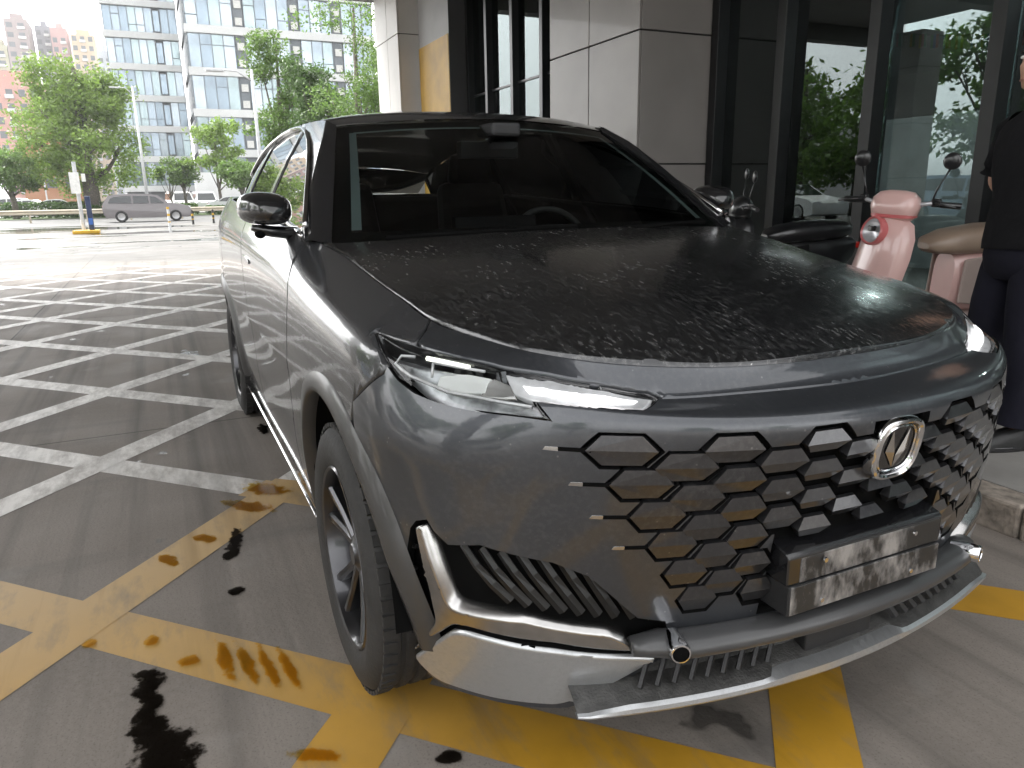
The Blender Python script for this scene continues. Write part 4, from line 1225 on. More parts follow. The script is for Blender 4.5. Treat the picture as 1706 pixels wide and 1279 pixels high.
COL=[ # R0..R7 for each station: (x,y,z)
[(0.845,0,0.31),(0.865,0,0.43),(0.895,0,0.6),(0.925,0,0.75),(0.953,0,0.887),(0.932,0,0.905),(0.853,0,0.924),(0.8,0,0.968)],
[(0.814,0.3,0.31),(0.834,0.3,0.43),(0.864,0.3,0.6),(0.894,0.3,0.75),(0.922,0.3,0.892),(0.901,0.3,0.91),(0.822,0.3,0.927),(0.782,0.3,0.974)],
[(0.757,0.5,0.31),(0.777,0.5,0.43),(0.807,0.5,0.6),(0.827,0.5,0.75),(0.833,0.5,0.899),(0.816,0.5,0.917),(0.757,0.5,0.931),(0.695,0.5,0.988)],
[(0.7,0.65,0.33),(0.715,0.655,0.44),(0.726,0.66,0.6),(0.73,0.662,0.75),(0.709,0.662,0.905),(0.693,0.652,0.93),(0.655,0.63,0.96),(0.593,0.6,1)],
[(0.56,0.765,0.33),(0.575,0.785,0.45),(0.59,0.8,0.6),(0.575,0.799,0.75),(0.542,0.79,0.885),(0.52,0.772,0.94),(0.515,0.738,0.988),(0.503,0.65,1.01)],
[(0.43,0.835,0.33),(0.43,0.853,0.45),(0.425,0.866,0.6),(0.418,0.872,0.75),(0.41,0.867,0.88),(0.4,0.85,0.955),(0.385,0.8,1.003),(0.352,0.706,1.025)],
[(0.2,0.872,0.3),(0.2,0.888,0.45),(0.2,0.897,0.6),(0.2,0.902,0.75),(0.2,0.902,0.88),(0.2,0.889,0.97),(0.2,0.83,1.03),(0.2,0.731,1.052)],
[(0,0.88,0.3),(0,0.896,0.45),(0,0.907,0.6),(0,0.912,0.75),(0,0.912,0.88),(0,0.901,0.98),(0,0.848,1.053),(0,0.749,1.087)],
[(-0.3,0.88,0.3),(-0.3,0.898,0.45),(-0.3,0.91,0.6),(-0.3,0.917,0.75),(-0.3,0.919,0.88),(-0.3,0.911,0.99),(-0.3,0.868,1.083),(-0.3,0.769,1.137)],
[(-0.6,0.875,0.29),(-0.6,0.897,0.45),(-0.6,0.909,0.6),(-0.6,0.917,0.75),(-0.6,0.922,0.885),(-0.6,0.917,1),(-0.6,0.888,1.11),(-0.6,0.815,1.18)],
[(-1,0.872,0.29),(-1,0.895,0.45),(-1,0.906,0.6),(-1,0.914,0.75),(-1,0.923,0.89),(-1,0.922,1.01),(-1,0.9,1.125),(-1,0.848,1.212)],
[(-1.4,0.872,0.29),(-1.4,0.895,0.45),(-1.4,0.906,0.6),(-1.4,0.914,0.75),(-1.4,0.924,0.895),(-1.4,0.924,1.02),(-1.4,0.905,1.14),(-1.4,0.855,1.233)],
[(-1.9,0.872,0.29),(-1.9,0.895,0.45),(-1.9,0.906,0.6),(-1.9,0.915,0.75),(-1.9,0.926,0.9),(-1.9,0.926,1.035),(-1.9,0.907,1.16),(-1.9,0.855,1.258)],
[(-2.4,0.872,0.29),(-2.4,0.895,0.45),(-2.4,0.907,0.6),(-2.4,0.917,0.75),(-2.4,0.928,0.9),(-2.4,0.928,1.045),(-2.4,0.906,1.18),(-2.4,0.85,1.283)],
[(-2.9,0.872,0.3),(-2.9,0.89,0.45),(-2.9,0.904,0.6),(-2.9,0.916,0.75),(-2.9,0.925,0.9),(-2.9,0.922,1.055),(-2.9,0.897,1.19),(-2.9,0.835,1.3)],
[(-3.3,0.845,0.32),(-3.3,0.865,0.45),(-3.3,0.88,0.6),(-3.3,0.892,0.75),(-3.3,0.897,0.9),(-3.3,0.89,1.06),(-3.3,0.86,1.2),(-3.3,0.79,1.31)],
[(-3.6,0.77,0.35),(-3.63,0.79,0.47),(-3.65,0.8,0.6),(-3.66,0.805,0.75),(-3.66,0.807,0.9),(-3.65,0.8,1.06),(-3.63,0.765,1.2),(-3.58,0.7,1.31)],
[(-3.76,0.6,0.37),(-3.8,0.61,0.48),(-3.83,0.615,0.6),(-3.85,0.615,0.75),(-3.85,0.615,0.9),(-3.84,0.61,1.06),(-3.8,0.59,1.2),(-3.73,0.55,1.31)],
[(-3.82,0.3,0.38),(-3.87,0.3,0.48),(-3.91,0.3,0.6),(-3.93,0.3,0.75),(-3.93,0.3,0.9),(-3.91,0.3,1.06),(-3.86,0.3,1.2),(-3.79,0.3,1.31)],
[(-3.83,0,0.38),(-3.88,0,0.48),(-3.92,0,0.6),(-3.94,0,0.75),(-3.94,0,0.9),(-3.92,0,1.06),(-3.87,0,1.2),(-3.8,0,1.31)],
]


BELT = Grid(np.array(COL).transpose(1, 0, 2), VS, 4)

CAR = empty('suv', (-1.45, 0, 0), 0, 'large dark grey SUV with a scaly grille, filling the middle of the picture', 'car')

# --- hood and its fit to the belt
def zc_hood(x):
    return np.interp(x, [-.7, -.6, -.5, -.4, -.3, -.2, -.1, 0, .1, .2, .3, .4, .5, .6, .66, .70, .73, .757, .78, .80, .85],
                     [1.224, 1.212, 1.201, 1.190, 1.179, 1.169, 1.159, 1.148, 1.135, 1.120, 1.102, 1.083, 1.061, 1.036, 1.019, 1.007, .998, .989, .980, .971, .948])
def c_hood(x): return np.interp(x, [-.6, -.3, 0, .2, .35, .5, .6, .7, .757, .80], [.035, .042, .066, .076, .078, .073, .066, .050, .030, .025])
def _sm(f, x):   # smooth the tables above
    return sum(wk * f(x + d) for d, wk in ((-.09, .1), (-.06, .15), (-.03, .17), (0, .16), (.03, .17), (.06, .15), (.09, .1)))
HOOD = Fn(lambda a, b: (b, a, _sm(zc_hood, b) - _sm(c_hood, b) * (np.abs(a) / .77) ** 2.3), -1.0)

def s_of_x(x, v):      # station on the belt's side where x has a value, at height v
    s = np.linspace(.75, 5.4, 1500)
    X = BELT(s, np.full(1500, v))[:, 0]
    return float(np.interp(-x, -X, s))
def SX(pts):           # (x, z) on the side -> (s, v)
    s0 = [s_of_x(x, .4) for x, z in pts]
    return BELT.inv(pts, (0, 2), s0, [min(max(z - .31, 0), .7) for x, z in pts]).tolist()
def SY(pts):           # (y, z) on the front -> (s, v)
    return BELT.inv(pts, (1, 2), [y * 1.02 for y, z in pts], [min(max(z - .31, .02), .6) for y, z in pts]).tolist()

VT = VS[-1]
# outlines traced over the body: (distance along the body from the nose, height parameter)
HEADLIGHT = [(1.219,0.681),(1.09,0.703),(0.995,0.704),(0.914,0.705),(0.814,0.707),(0.699,0.725),(0.563,0.733),(0.463,0.723),(0.443,0.712),(0.519,0.633),(0.663,0.617),(0.726,0.614),(0.697,0.567),(0.753,0.573),(0.863,0.583),(0.944,0.591),(1.004,0.598),(1.053,0.609),(1.1,0.626),(1.152,0.65)]
HEADLIGHT_LENS = [(1.183,0.677),(1.078,0.693),(0.986,0.692),(0.906,0.694),(0.81,0.697),(0.704,0.712),(0.57,0.723),(0.479,0.714),(0.465,0.706),(0.512,0.663),(0.661,0.636),(0.744,0.627),(0.726,0.584),(0.756,0.586),(0.864,0.593),(0.938,0.599),(0.993,0.606),(1.038,0.615),(1.088,0.634),(1.139,0.658)]
LIGHT_BAR = [(0.802,0.691),(0.672,0.717),(0.554,0.722),(0.469,0.708),(0.511,0.67),(0.645,0.644),(0.739,0.63),(0.776,0.638)]
LIGHT_BAR_SLOT = [(0.764,0.67),(0.662,0.695),(0.546,0.71),(0.491,0.703),(0.51,0.69),(0.641,0.668),(0.746,0.645)]
PROJECTOR = [(0.963,0.632),(0.9,0.656),(0.842,0.669),(0.848,0.62),(0.909,0.606),(0.969,0.607)]
HONEYCOMB = [(0.856,0.633),(0.838,0.672),(0.795,0.669),(0.783,0.633),(0.808,0.621),(0.861,0.612)]
FOG_RECESS = [(1.03,0.32),(1.013,0.341),(0.985,0.353),(0.97,0.335),(0.937,0.316),(0.863,0.333),(0.704,0.311),(0.624,0.28),(0.504,0.176),(0.44,0.162),(0.428,0.121),(0.481,0.088),(0.701,0.109),(0.903,0.1),(0.945,0.09),(1.066,-0.02),(1.102,-0.035),(1.099,0.039),(1.054,0.238)]
YTRIM = [(1.017,0.334),(1.003,0.345),(0.986,0.349),(0.977,0.316),(0.956,0.244),(0.937,0.168),(0.918,0.163),(0.766,0.181),(0.568,0.156),(0.513,0.13),(0.482,0.099),(0.508,0.095),(0.701,0.121),(0.902,0.112),(0.935,0.104),(0.958,0.081),(1.069,-0.019),(1.093,-0.022),(1.061,0.023),(0.994,0.099),(0.997,0.195),(1.009,0.279)]
SPLASH = [(1.094,-0.036),(1.066,-0.02),(0.945,0.09),(0.903,0.1),(0.701,0.109),(0.473,0.086),(0.44,0.077),(0.583,-0.004),(0.679,-0.045),(0.762,-0.055),(0.851,-0.066),(1.018,-0.081),(1.066,-0.063)]

# arches
def arc(cx, cz, r, a0, a1, n): return [(cx + r * math.cos(R(a0 + (a1 - a0) * i / n)), cz + r * math.sin(R(a0 + (a1 - a0) * i / n))) for i in range(n + 1)]
FX, RX, WZ, AR = .02, -2.88, .36, .455
ARCH_F = arc(FX, .365, AR, -8, 188, 28)
ARCH_R = arc(RX, .365, AR, -8, 188, 28)

# --- hood
s_end = s_of_x(-.56, VT)
ss = np.linspace(0, s_end, 60)
edge = BELT(ss, np.full(60, VT))
half = [(q[1], q[0]) for q in edge]
half = [h for i, h in enumerate(half) if i % 2 == 0 or i < 45]
yb = half[-1][0]; xb = half[-1][1]
cowl = [(yb * math.cos(R(t)), xb + .22 * math.sin(R(t))) for t in np.linspace(6, 174, 24)]
hood_out = half + cowl + [(-y, x) for y, x in half[:0:-1]]
panel('hood', HOOD, hood_out, [], M['paint_dusty'], CAR, step=.035, depth=.03, ring=.005, gap=.003, off=.004)

# --- hexagon pieces of the grille
def hexes():
    for k in range(-6, 7):
        for j in range(0, 6):
            z = .850 - .0655 * j - (.0328 if k % 2 else 0)
            if z < .515: continue
            scl = 1 - (.850 - z) * .95
            if abs(k) == 0 and z > .77: continue                 # the emblem sits here
            if z < .63 and abs(k) * .0905 * scl < .22: continue   # the plate bracket sits here
            yield k, j, k * .0905 * scl, z, scl
def hexpoly(y, z, scl, fw_, fh, hh=.0325):
    W, F, H = .0628 * scl * fw_, .0335 * scl * fw_, hh * fh
    return [(y - W, z), (y - F, z - H), (y + F, z - H), (y + W, z), (y + F, z + H), (y - F, z + H)]
HEX = list(hexes())
hex_holes = []
for k, j, y, z, scl in HEX:
    hex_holes.append(SY(hexpoly(y, z, scl, 1.03, 1.03)))
for z0, z1, y0 in ((.46, .66, .235), (.76, .875, .075)):   # behind the bracket and the emblem
    hex_holes.append(SY([(-y0, z0), (y0, z0), (y0, z1), (-y0, z1)]))

# --- bumper, nose, fenders
BF = [(1.09, .624), (1.097, .611), (1.229, .562)]
arch_f_front = SX([q for q in ARCH_F if q[0] > .26][::-1])      # top to bottom
bump_half = [(0, .135), (.2, .135), (.43, .125), (.432, .07), (.566, -.02), (.652, -.058), (.733, -.07), (.826, -.082), (1.0, -.098), (1.07, -.085)]
low = [q for q in arch_f_front if q[1] > -.075]
bump_side = low[::-1] + BF[::-1] + [(1.08, .70)]
top = [(s, .70) for s in np.linspace(1.03, .0, 14)]
B_half = bump_half + bump_side + top
bump = B_half + [(-s, v) for s, v in B_half[::-1] if s > 0]
def both(P): return [P, [(-s, v) for s, v in P]]
panel('front_bumper', BELT, bump, both(HEADLIGHT) + both(FOG_RECESS) + hex_holes, [M['paint_nose'], M['matt_black']], CAR, step=.022, depth=.022, ring=0, gap=.0012)

nose_half = [(0, .70)] + [(s, .70) for s in np.linspace(.1, 1.03, 12)] + [(1.07, .712), (1.108, .757), (1.15, VT)]
nose = nose_half + [(s, VT) for s in np.linspace(1.10, 0, 18)]
nose = nose + [(-s, v) for s, v in nose[::-1] if s > 0]
panel('nose_panel', BELT, nose, both(HEADLIGHT), M['paint_nose'], CAR, step=.028, depth=.03, ring=.005, gap=.003)

arch_f_rear = SX([q for q in ARCH_F if q[0] <= .262])
door_seam = SX([(-.65, .30), (-.64, .45), (-.60, .62), (-.53, .80), (-.48, .92), (-.46, 1.0), (-.48, 1.08)])
fend = [(1.15, VT), (1.108, .757), (1.07, .712), (1.08, .66)] + BF + arch_f_rear + door_seam
sdt = s_of_x(-.56, VT)
fend += [(sdt - .01, .75), (sdt, VT)] + [(s, VT) for s in np.linspace(sdt - .08, 1.23, 16)]
doors_b = [(-1.62, .30), (-1.62, .62), (-1.61, .9), (-1.63, 1.05), (-1.66, 1.15)]
seam2 = SX(doors_b)
s2t = s_of_x(-1.69, VT)
fdoor = door_seam[::-1] + SX([(-.80, .30), (-1.2, .30)]) + seam2 + [(s2t, VT)] + [(s, VT) for s in np.linspace(s2t - .1, sdt + .1, 10)] + [(sdt, VT), (sdt - .01, .75)]
arch_r_front = SX([q for q in ARCH_R if q[0] > RX + .08])
seam3 = SX([(-2.72, .90), (-2.66, 1.03), (-2.66, 1.15)])
s3t = s_of_x(-2.66, VT)
rdoor = seam2[::-1] + SX([(-2.0, .30), (-2.3, .30)]) + arch_r_front + seam3 + [(s3t, VT)] + [(s, VT) for s in np.linspace(s3t - .1, s2t + .1, 8)] + [(s2t, VT)]
arch_r_rear = SX([q for q in ARCH_R if q[0] <= RX + .085])
q_end = BELT.smax - .001
quart = seam3[::-1] + arch_r_rear + [(4.95, .0), (5.2, .0)] + [(s, .0) for s in np.linspace(5.4, q_end, 6)] + [(s, VT) for s in np.linspace(q_end, s3t + .1, 16)] + [(s3t, VT)]
for sd_ in (-1, 1):
    panel('front_fender', BELT, fend, [HEADLIGHT], M['paint'], CAR, step=.03, depth=.02, side=sd_, ring=.004, gap=.0018)
    panel('front_door', BELT, fdoor, [], M['paint'], CAR, step=.04, depth=.02, side=sd_, ring=.004, gap=.0018)
    panel('rear_door', BELT, rdoor, [], M['paint'], CAR, step=.04, depth=.02, side=sd_, ring=.004, gap=.0018)
    panel('rear_quarter', BELT, quart, [], M['paint'], CAR, step=.05, depth=.02, side=sd_, ring=.004, gap=.0018)
    # door handle let into the door skin
    hp = smooth_poly(SX([(-1.34, 1.025), (-1.58, 1.035), (-1.58, 1.07), (-1.34, 1.06)]), 2)
    panel('door_handle', BELT, hp, [], M['paint'], CAR, step=.03, off=.005, depth=.008, side=sd_, ring=.002)
    # flared arch lips
    for cx, nm, rr in ((FX, 'wheel_arch_trim', .04), (RX, 'wheel_arch_trim', .02)):
        rows = []
        a_ = np.linspace(-3, 190, 44)
        for rad, of in ((AR + .045, .0), (AR + .038, .006), (AR + .008, None), (AR - .004, None), (AR - .008, -.03)):
            pts = [(cx + rad * math.cos(R(t)), .365 + rad * math.sin(R(t))) for t in a_]
            sv = np.array(SX(pts)); P = BELT(sv[:, 0], sv[:, 1]); N = BELT.normal(sv[:, 0], sv[:, 1])
            fl = np.clip(np.interp(a_, [-12, 0, 25, 70, 110, 190], [.010, .024, rr * .8, .018, .010, .008]), 0, 1)
            o_ = fl if of is None else np.full(len(a_), of)
            if rad == AR - .004: o_ = fl * .92
            P = P + N * o_[:, None]
            P[:, 1] *= sd_
            rows.append(P.tolist())
        b = MB(); b.loft(rows if sd_ > 0 else [r_[::-1] for r_ in rows])
        b.build(nm, M['arch_paint'], CAR, smooth=True, world=True)

# --- emblem of the grille, its black ground and its pieces
gb = [(-.68, .50), (-.66, .42), (-.44, .13), (.44, .13), (.66, .42), (.68, .50), (.62, .58), (.3, .60), (-.3, .60), (-.62, .58)]
GR = panel('grille', BELT, gb, [], M['matt_black'], CAR, step=.05, off=-.024, depth=0, ring=0)
for k, j, y, z, scl in HEX:
    e_ = min(1, abs(k) / 5.5) ** .75
    fw_, fh = .72 + .23 * e_, .52 + .41 * e_
    W, H = .0628 * scl * fw_, .0325 * fh
    F = W * (.53 + .09 * (1 - e_))
    ol = [(y - W, z), (y - F, z - H), (y + F, z - H), (y + W, z), (y + F, z + H), (y - F, z + H)]
    rise = .0055 * (1 - e_) + .002
    ridge = [(y - W * .93, z), (y + W * .93, z)]
    inner = [(y - F * .98, z - H * .93), (y + F * .98, z - H * .93), (y + F * .98, z + H * .93), (y - F * .98, z + H * .93)]
    sv = np.array(SY(ol + ridge + inner))
    P = BELT(sv[:, 0], sv[:, 1]); N = BELT.normal(sv[:, 0], sv[:, 1])
    o_ = np.array([-.014] * 6 + [rise, rise] + [-.002 - .006 * (1 - e_)] * 4)
    P = P + N * o_[:, None]
    b = MB()
    # outline: 0 left,1 lower left,2 lower right,3 right,4 upper right,5 upper left; ridge 6,7; inner 8..11
    b.add(P.tolist(), [(6, 7, 10, 11), (6, 8, 9, 7), (0, 1, 8, 6), (1, 2, 9, 8), (2, 3, 7, 9), (3, 4, 10, 7), (4, 5, 11, 10), (5, 0, 6, 11)])
    b.build('grille_tile', M['grille'], GR, world=True)
# dark slots running out of the grille into the bumper skin, with bright tips
for sd_ in (-1, 1):
    for y0, y1, z in ((.60, .642, .850), (.565, .606, .7845), (.532, .572, .719), (.497, .532, .6535)):
        for nm, a_, b_, of, mt in (('grille_slot', y0 - .01, y1, .0012, 'matt_black'), ('slot_tip', y1 - .004, y1 + .018, .0015, 'satin_chrome')):
            hz = .004 if nm == 'grille_slot' else .0035
            sv = SY([(a_, z - hz), (b_, z - hz * .8), (b_ - .004, z + hz), (a_, z + hz)])
            panel(nm, BELT, sv, [], M[mt], CAR, step=.05, off=of, depth=.004, ring=0, gap=0, side=sd_)

EMB = empty('emblem', (0, 0, 0)); EMB.parent = CAR; EMB.matrix_parent_inverse = Matrix.Translation((1.45, 0, 0))
ez, ex = .812, .946
tilt = Matrix.Rotation(R(10), 3, 'Y')
def eq(y, z, x): return tuple(Vector((ex, -.005, ez)) + tilt @ Vector((x, y, z)))
def sup(n, ry, rz, e=3.0, skew=0.0):
    r_ = []
    for i in range(n):
        t = 2 * math.pi * i / n
        c_, s_ = math.cos(t), math.sin(t)
        r_.append((ry * math.copysign(abs(c_) ** (2 / e), c_), rz * math.copysign(abs(s_) ** (2 / e), s_)))
    return r_
b = MB()
rows = []
for f, x in ((1.0, -.012), (1.0, .006), (.97, .011), (.90, .013), (.83, .010), (.79, .004), (.79, -.01)):
    rows.append([eq(y, z, x) for y, z in sup(48, .064 * f, .066 * f)])
b.loft(rows, closed=True); b.build('emblem_ring', M['chrome'], EMB, smooth=30, world=True)
b = MB()
rows = [[eq(y, z, x) for y, z in sup(48, .0475 * f, .049 * f)] for f, x in ((1.02, .0), (1.02, .006), (.97, .0075), (.94, .005))]
b.loft(rows, closed=True); b.build('inner_ring', M['chrome'], EMB, smooth=30, world=True)
b = MB(); b.add([eq(y, z, .003) for y, z in sup(48, .054, .056)], [tuple(range(48))]); b.build('emblem_ground', M['gloss_black'], EMB, world=True)
for sg in (-1, 1):      # the two blades of the V
    b = MB()
    tip, bot, out_, inn = (sg * .0225, .041), (sg * .0015, -.041), (sg * .030, -.004), (sg * .0015, -.016)
    b.add([eq(*tip, .006), eq(*out_, .005), eq(*bot, .006), eq(*inn, .005), eq(sg * .0135, -.004, .012)],
          [(0, 1, 4), (1, 2, 4), (2, 3, 4), (3, 0, 4)])
    b.build('blade', M['satin_chrome'], EMB, world=True)

# --- plate bracket
PL = MB(); PL.lohi((.84, -.218, .481), (.916, .218, .546)); PL = PL.build('plate_bracket', M['black_plastic'], CAR, world=True, bevel=.004)
MB().lohi((.914, -.214, .485), (.9185, .214, .5465)).build('bracket_face', M['worn'], PL, world=True, bevel=.0015)
MB().lohi((.908, -.19, .5495), (.9135, .214, .602)).build('bracket_face', M['worn'], PL, world=True, bevel=.0015)
b = MB()
pf = [(.83, .548), (.912, .548), (.912, .606), (.905, .614), (.83, .636)]
b.prism([(x, z) for x, z in pf], -.222, .222, 'y'); b.build('bracket_upper', M['gloss_black'], PL, world=True, bevel=.003)
for y, z in ((-.13, .588), (.13, .588), (-.13, .50), (.13, .50)):
    b = MB(); b.lathe([(.0, .921), (.005, .921), (.006, .917)], 10, (0, y, z), 'x'); b.build('screw', M['chrome'], PL, world=True)

# --- lower bar, parking sensors, lower opening, lip
def barx(y): return .882 - .303 * y * y
b = MB()
path = [(barx(y) - (.012 if abs(y) > .44 else 0), y, .433 - .008 * y * y) for y in np.linspace(-.50, .50, 37)]
b.tube(path, [.016 + .010 * min(1, (.505 - abs(q[1])) / .07) for q in path], 14, flat=(1.5, 1.0)); b.build('bumper_bar', M['bar_grey'], CAR, smooth=True, world=True)
for sg in (-1, 1):
    c_ = Vector((.862, sg * .437, .444)); d_ = Vector((.93, sg * .36, .0)).normalized()
    ux = d_.cross(Vector((0, 0, 1))).normalized(); uz = ux.cross(d_)
    def rings(prof): return [[tuple(c_ + d_ * h + ux * (r_ * math.cos(2 * math.pi * k / 26)) + uz * (r_ * math.sin(2 * math.pi * k / 26))) for k in range(26)] for r_, h in prof]
    b = MB(); b.loft(rings(((.017, -.05), (.021, -.016), (.0215, .010), (.0195, .0145), (.0165, .015), (.0155, .008))), closed=True)
    s_o = b.build('parking_sensor', M['chrome'], CAR, smooth=40, world=True)
    b = MB(); b.loft(rings(((.0160, .004), (.0158, .0125), (.012, .0135), (.0005, .0138))), closed=True); b.build('sensor_face', M['matt_black'], s_o, smooth=40, world=True)
b = MB()
b.loft([[(.79 - .3 * y * y, y, z) for y in np.linspace(-.585, .585, 20)] for z in (.30, .46)]); b.build('lower_opening', M['matt_black'], CAR, world=True)
for sg in (-1, 1):      # slanted fins in the lower opening
    for i in range(9):
        y = sg * (.14 + .036 * i)
        x = .845 - .3 * y * y
        b = MB(); b.tube([(x - .02, y, .42), (x + .012, y + sg * .055, .335)], .006, 5, flat=(1, 1.6)); b.build('lower_fin', M['black_plastic'], CAR, world=True)
b = MB(); b.lohi((.80, -.082, .318), (.848, .118, .385)); b.build('radar_cover', M['black_plastic'], CAR, world=True, bevel=.004)
YL = np.linspace(-.62, .62, 63)
def lipx(y): return .889 - .234 * y * y - np.where(abs(y) > .60, 1.6 * np.maximum(abs(y) - .60, 0) ** 1.5, 0)
def lipz(y): return .293 + .032 * y * y
def jog(y):   # the silver edge narrows towards the middle
    return np.interp(abs(y), [0, .16, .22, .52, .58, .62], [.024, .024, .014, .014, .008, .002])
b = MB()
rows = []
for dx, dz in ((-.03, -.008), (-.004, -.004), (0, .002)):
    rows.append([(lipx(y) + dx, y * (1 if dx > -.02 else .985), lipz(y) + dz) for y in YL])
rows.append([(lipx(y) - .002, y, lipz(y) + .002 + jog(y) * .6) for y in YL])
rows.append([(lipx(y) - .010 - .02 * float(jog(y) > .018), y * .995, lipz(y) + .002 + jog(y)) for y in YL])
b.loft(rows); b.build('lip_edge', M['silver'], CAR, smooth=35, world=True)
b = MB()
rows = [[(lipx(y) - .010 - .02 * float(jog(y) > .018), y * .995, lipz(y) + .0015 + jog(y)) for y in YL]]
for dx, dz in ((.02, .028), (.06, .040), (.075, .062), (.11, .070)):
    rows.append([(lipx(y) - dx - .012, y * (1 - dx * .3), lipz(y) + dz) for y in YL])
b.loft(rows); b.build('front_lip', M['lip_black'], CAR, smooth=35, world=True)

# --- corner vents with their bright Y trims, and the silver splash corners
for sd_ in (-1, 1):
    vent = panel('corner_vent', BELT, [(s, v) for s, v in inset(ccw(FOG_RECESS), -.012)], [], M['matt_black'], CAR, step=.05, off=-.03, depth=0, ring=0, side=sd_)
    panel('vent_trim', BELT, smooth_poly(dense(YTRIM, .05), 2), [], M['satin_chrome'], CAR, step=.012, off=.012, depth=.04, ring=.006, gap=.0075, side=sd_, drop=.8)
    panel('splash_corner', BELT, smooth_poly(dense(SPLASH, .07), 2), [], M['silver'], CAR, step=.03, off=.012, depth=.02, ring=.007, gap=.002, side=sd_)
    # the vent's slanting fins
    for i in range(9):
        f = i / 8
        t0 = np.array([.915 - .36 * f, .318 - .02 * f * f]); t1 = np.array([.80 - .33 * f, .207 - .035 * f])
        sv = np.array([t0 + (t1 - t0) * q for q in (0, .33, .66, 1)])
        P = BELT(sv[:, 0], sv[:, 1]); N = BELT.normal(sv[:, 0], sv[:, 1])
        P = P + N * np.array([-.020, -.010, -.006, -.008])[:, None]; P[:, 1] *= sd_
        b = MB(); b.tube(P.tolist(), .0085, 5, flat=(.7, 1.3)); b.build('vent_fin', M['fin_black'], vent, world=True)
    for i in range(5):
        sv = np.array([(1.035 + .012 * i, .27 - .065 * i), (1.062 + .012 * i, .262 - .065 * i)])
        P = BELT(sv[:, 0], sv[:, 1]); N = BELT.normal(sv[:, 0], sv[:, 1]); P = P - N * .016; P[:, 1] *= sd_
        b = MB(); b.tube(P.tolist(), .005, 5); b.build('vent_fin', M['fin_black'], vent, world=True)

# --- headlights
for sd_ in (-1, 1):
    hl = panel('headlight', BELT, inset(ccw(HEADLIGHT), -.006), [], M['lamp_bowl'], CAR, step=.03, off=-.052, depth=0, ring=0, side=sd_)
    panel('light_border', BELT, HEADLIGHT, [inset(ccw(HEADLIGHT_LENS), -.006)], M['gloss_black'], hl, step=.02, off=-.004, depth=.05, ring=.002, gap=.002, side=sd_)
    panel('lens', BELT, inset(ccw(HEADLIGHT_LENS), -.006), [], M['clear'], hl, step=.02, off=-.003, depth=0, ring=0, side=sd_)
    panel('light_bar', BELT, inset(ccw(LIGHT_BAR), -.006), [], M['drl'], hl, step=.015, off=-.010, depth=.02, ring=.004, side=sd_)
    panel('light_bar_slot', BELT, LIGHT_BAR_SLOT, [], M['lit_bar'], hl, step=.02, off=-.006, depth=.004, ring=.004, side=sd_)
    panel('projector', BELT, PROJECTOR, [], M['white_plastic'], hl, step=.02, off=-.022, depth=.03, ring=.004, side=sd_)
    panel('reflector', BELT, HONEYCOMB, [], M['satin_chrome'], hl, step=.012, off=-.024, depth=.03, ring=0, side=sd_)
    for pth, rad in (([(1.04, .668), (1.075, .655), (1.083, .63), (1.06, .624), (1.03, .618), (.93, .6085), (.80, .6075), (.74, .606)], .0035), ([(1.01, .676), (.90, .682)], .005),
                     ([(.985, .660), (.975, .625)], .003), ([(.985, .662), (.86, .684)], .003)):
        sv = np.array(pth); P = BELT(sv[:, 0], sv[:, 1]); N = BELT.normal(sv[:, 0], sv[:, 1]); P = P - N * .014; P[:, 1] *= sd_
        b = MB(); b.tube(P.tolist(), rad, 6); b.build('light_guide', M['lit_led'] if rad == .005 else M['drl'], hl, smooth=True, world=True)

# --- greenhouse: windscreen, pillars, roof, side windows
def yside(x, z):
    d = z - 1.2
    return .825 - .42 * d - .35 * d * d - .10 * np.maximum(-x - 2.6, 0) ** 1.5
SIDE = {sg: Fn(lambda a, b, sg=sg: (a, sg * yside(a, b), b), -sg) for sg in (-1, 1)}
def ws_pt(t, v):
    """t in -1..1 across, v in 0..1 from the cowl to the roof"""
    hw = .765 + (.585 - .765) * v
    y = t * hw
    x = (-.315 - .16 * t * t) * (1 - v) + (-.985 - .105 * t * t) * v
    z = (1.165 - .01 * t * t) * (1 - v) + (1.583 - .028 * t * t) * v
    bow = math.sin(math.pi * min(max(v, 0), 1)) * .018
    return (x + bow * .55, y, z + bow * .85)
WS = Fn(lambda a, b: tuple(np.array([ws_pt(t, v) for t, v in zip(np.ravel(a), np.ravel(b))]).T), 1.0)
b = MB()
T, V = np.linspace(-1, 1, 33), np.linspace(0, 1, 17)
b.loft([[ws_pt(t, v) for t in T] for v in V])
b.build('windscreen', M['windscreen'], CAR, smooth=True, world=True)
# printed black border just inside the glass
def ws_in(t, v):
    q = ws_pt(t, v); return (q[0] - .006, q[1] * .998, q[2] - .008)
b = MB()
tb = [1.0, .985, .955, .93]
for (a0, a1, c0, c1) in ((-1, 1, 0, .085), (-1, 1, .935, 1.0)):
    b.loft([[ws_in(t, v) for t in np.linspace(a0, a1, 25)] for v in np.linspace(c0, c1, 3)])
for sg in (-1, 1):
    b.loft([[ws_in(sg * t, v) for t in (1.0, .965, .925)] for v in np.linspace(.085, .935, 14)])
b.build('windscreen_border', M['matt_black'], CAR, smooth=True, world=True)
b = MB()
for sg in (-1, 1):    # misted edge of the glass beside the border
    b.loft([[ws_in(sg * t, v) for t in (.925, .885)] for v in np.linspace(.10, .93, 14)])
b.loft([[ws_in(t, v) for t in np.linspace(-.9, .9, 20)] for v in (.918, .935)])
m_mist, t_, p_, _ = nodes('misted_edge')
p_.inputs['Base Color'].default_value = (.34, .42, .41, 1); p_.inputs['Roughness'].default_value = .7; p_.inputs['Alpha'].default_value = .5
b.build('glass_edge_band', m_mist, CAR, smooth=True, world=True)

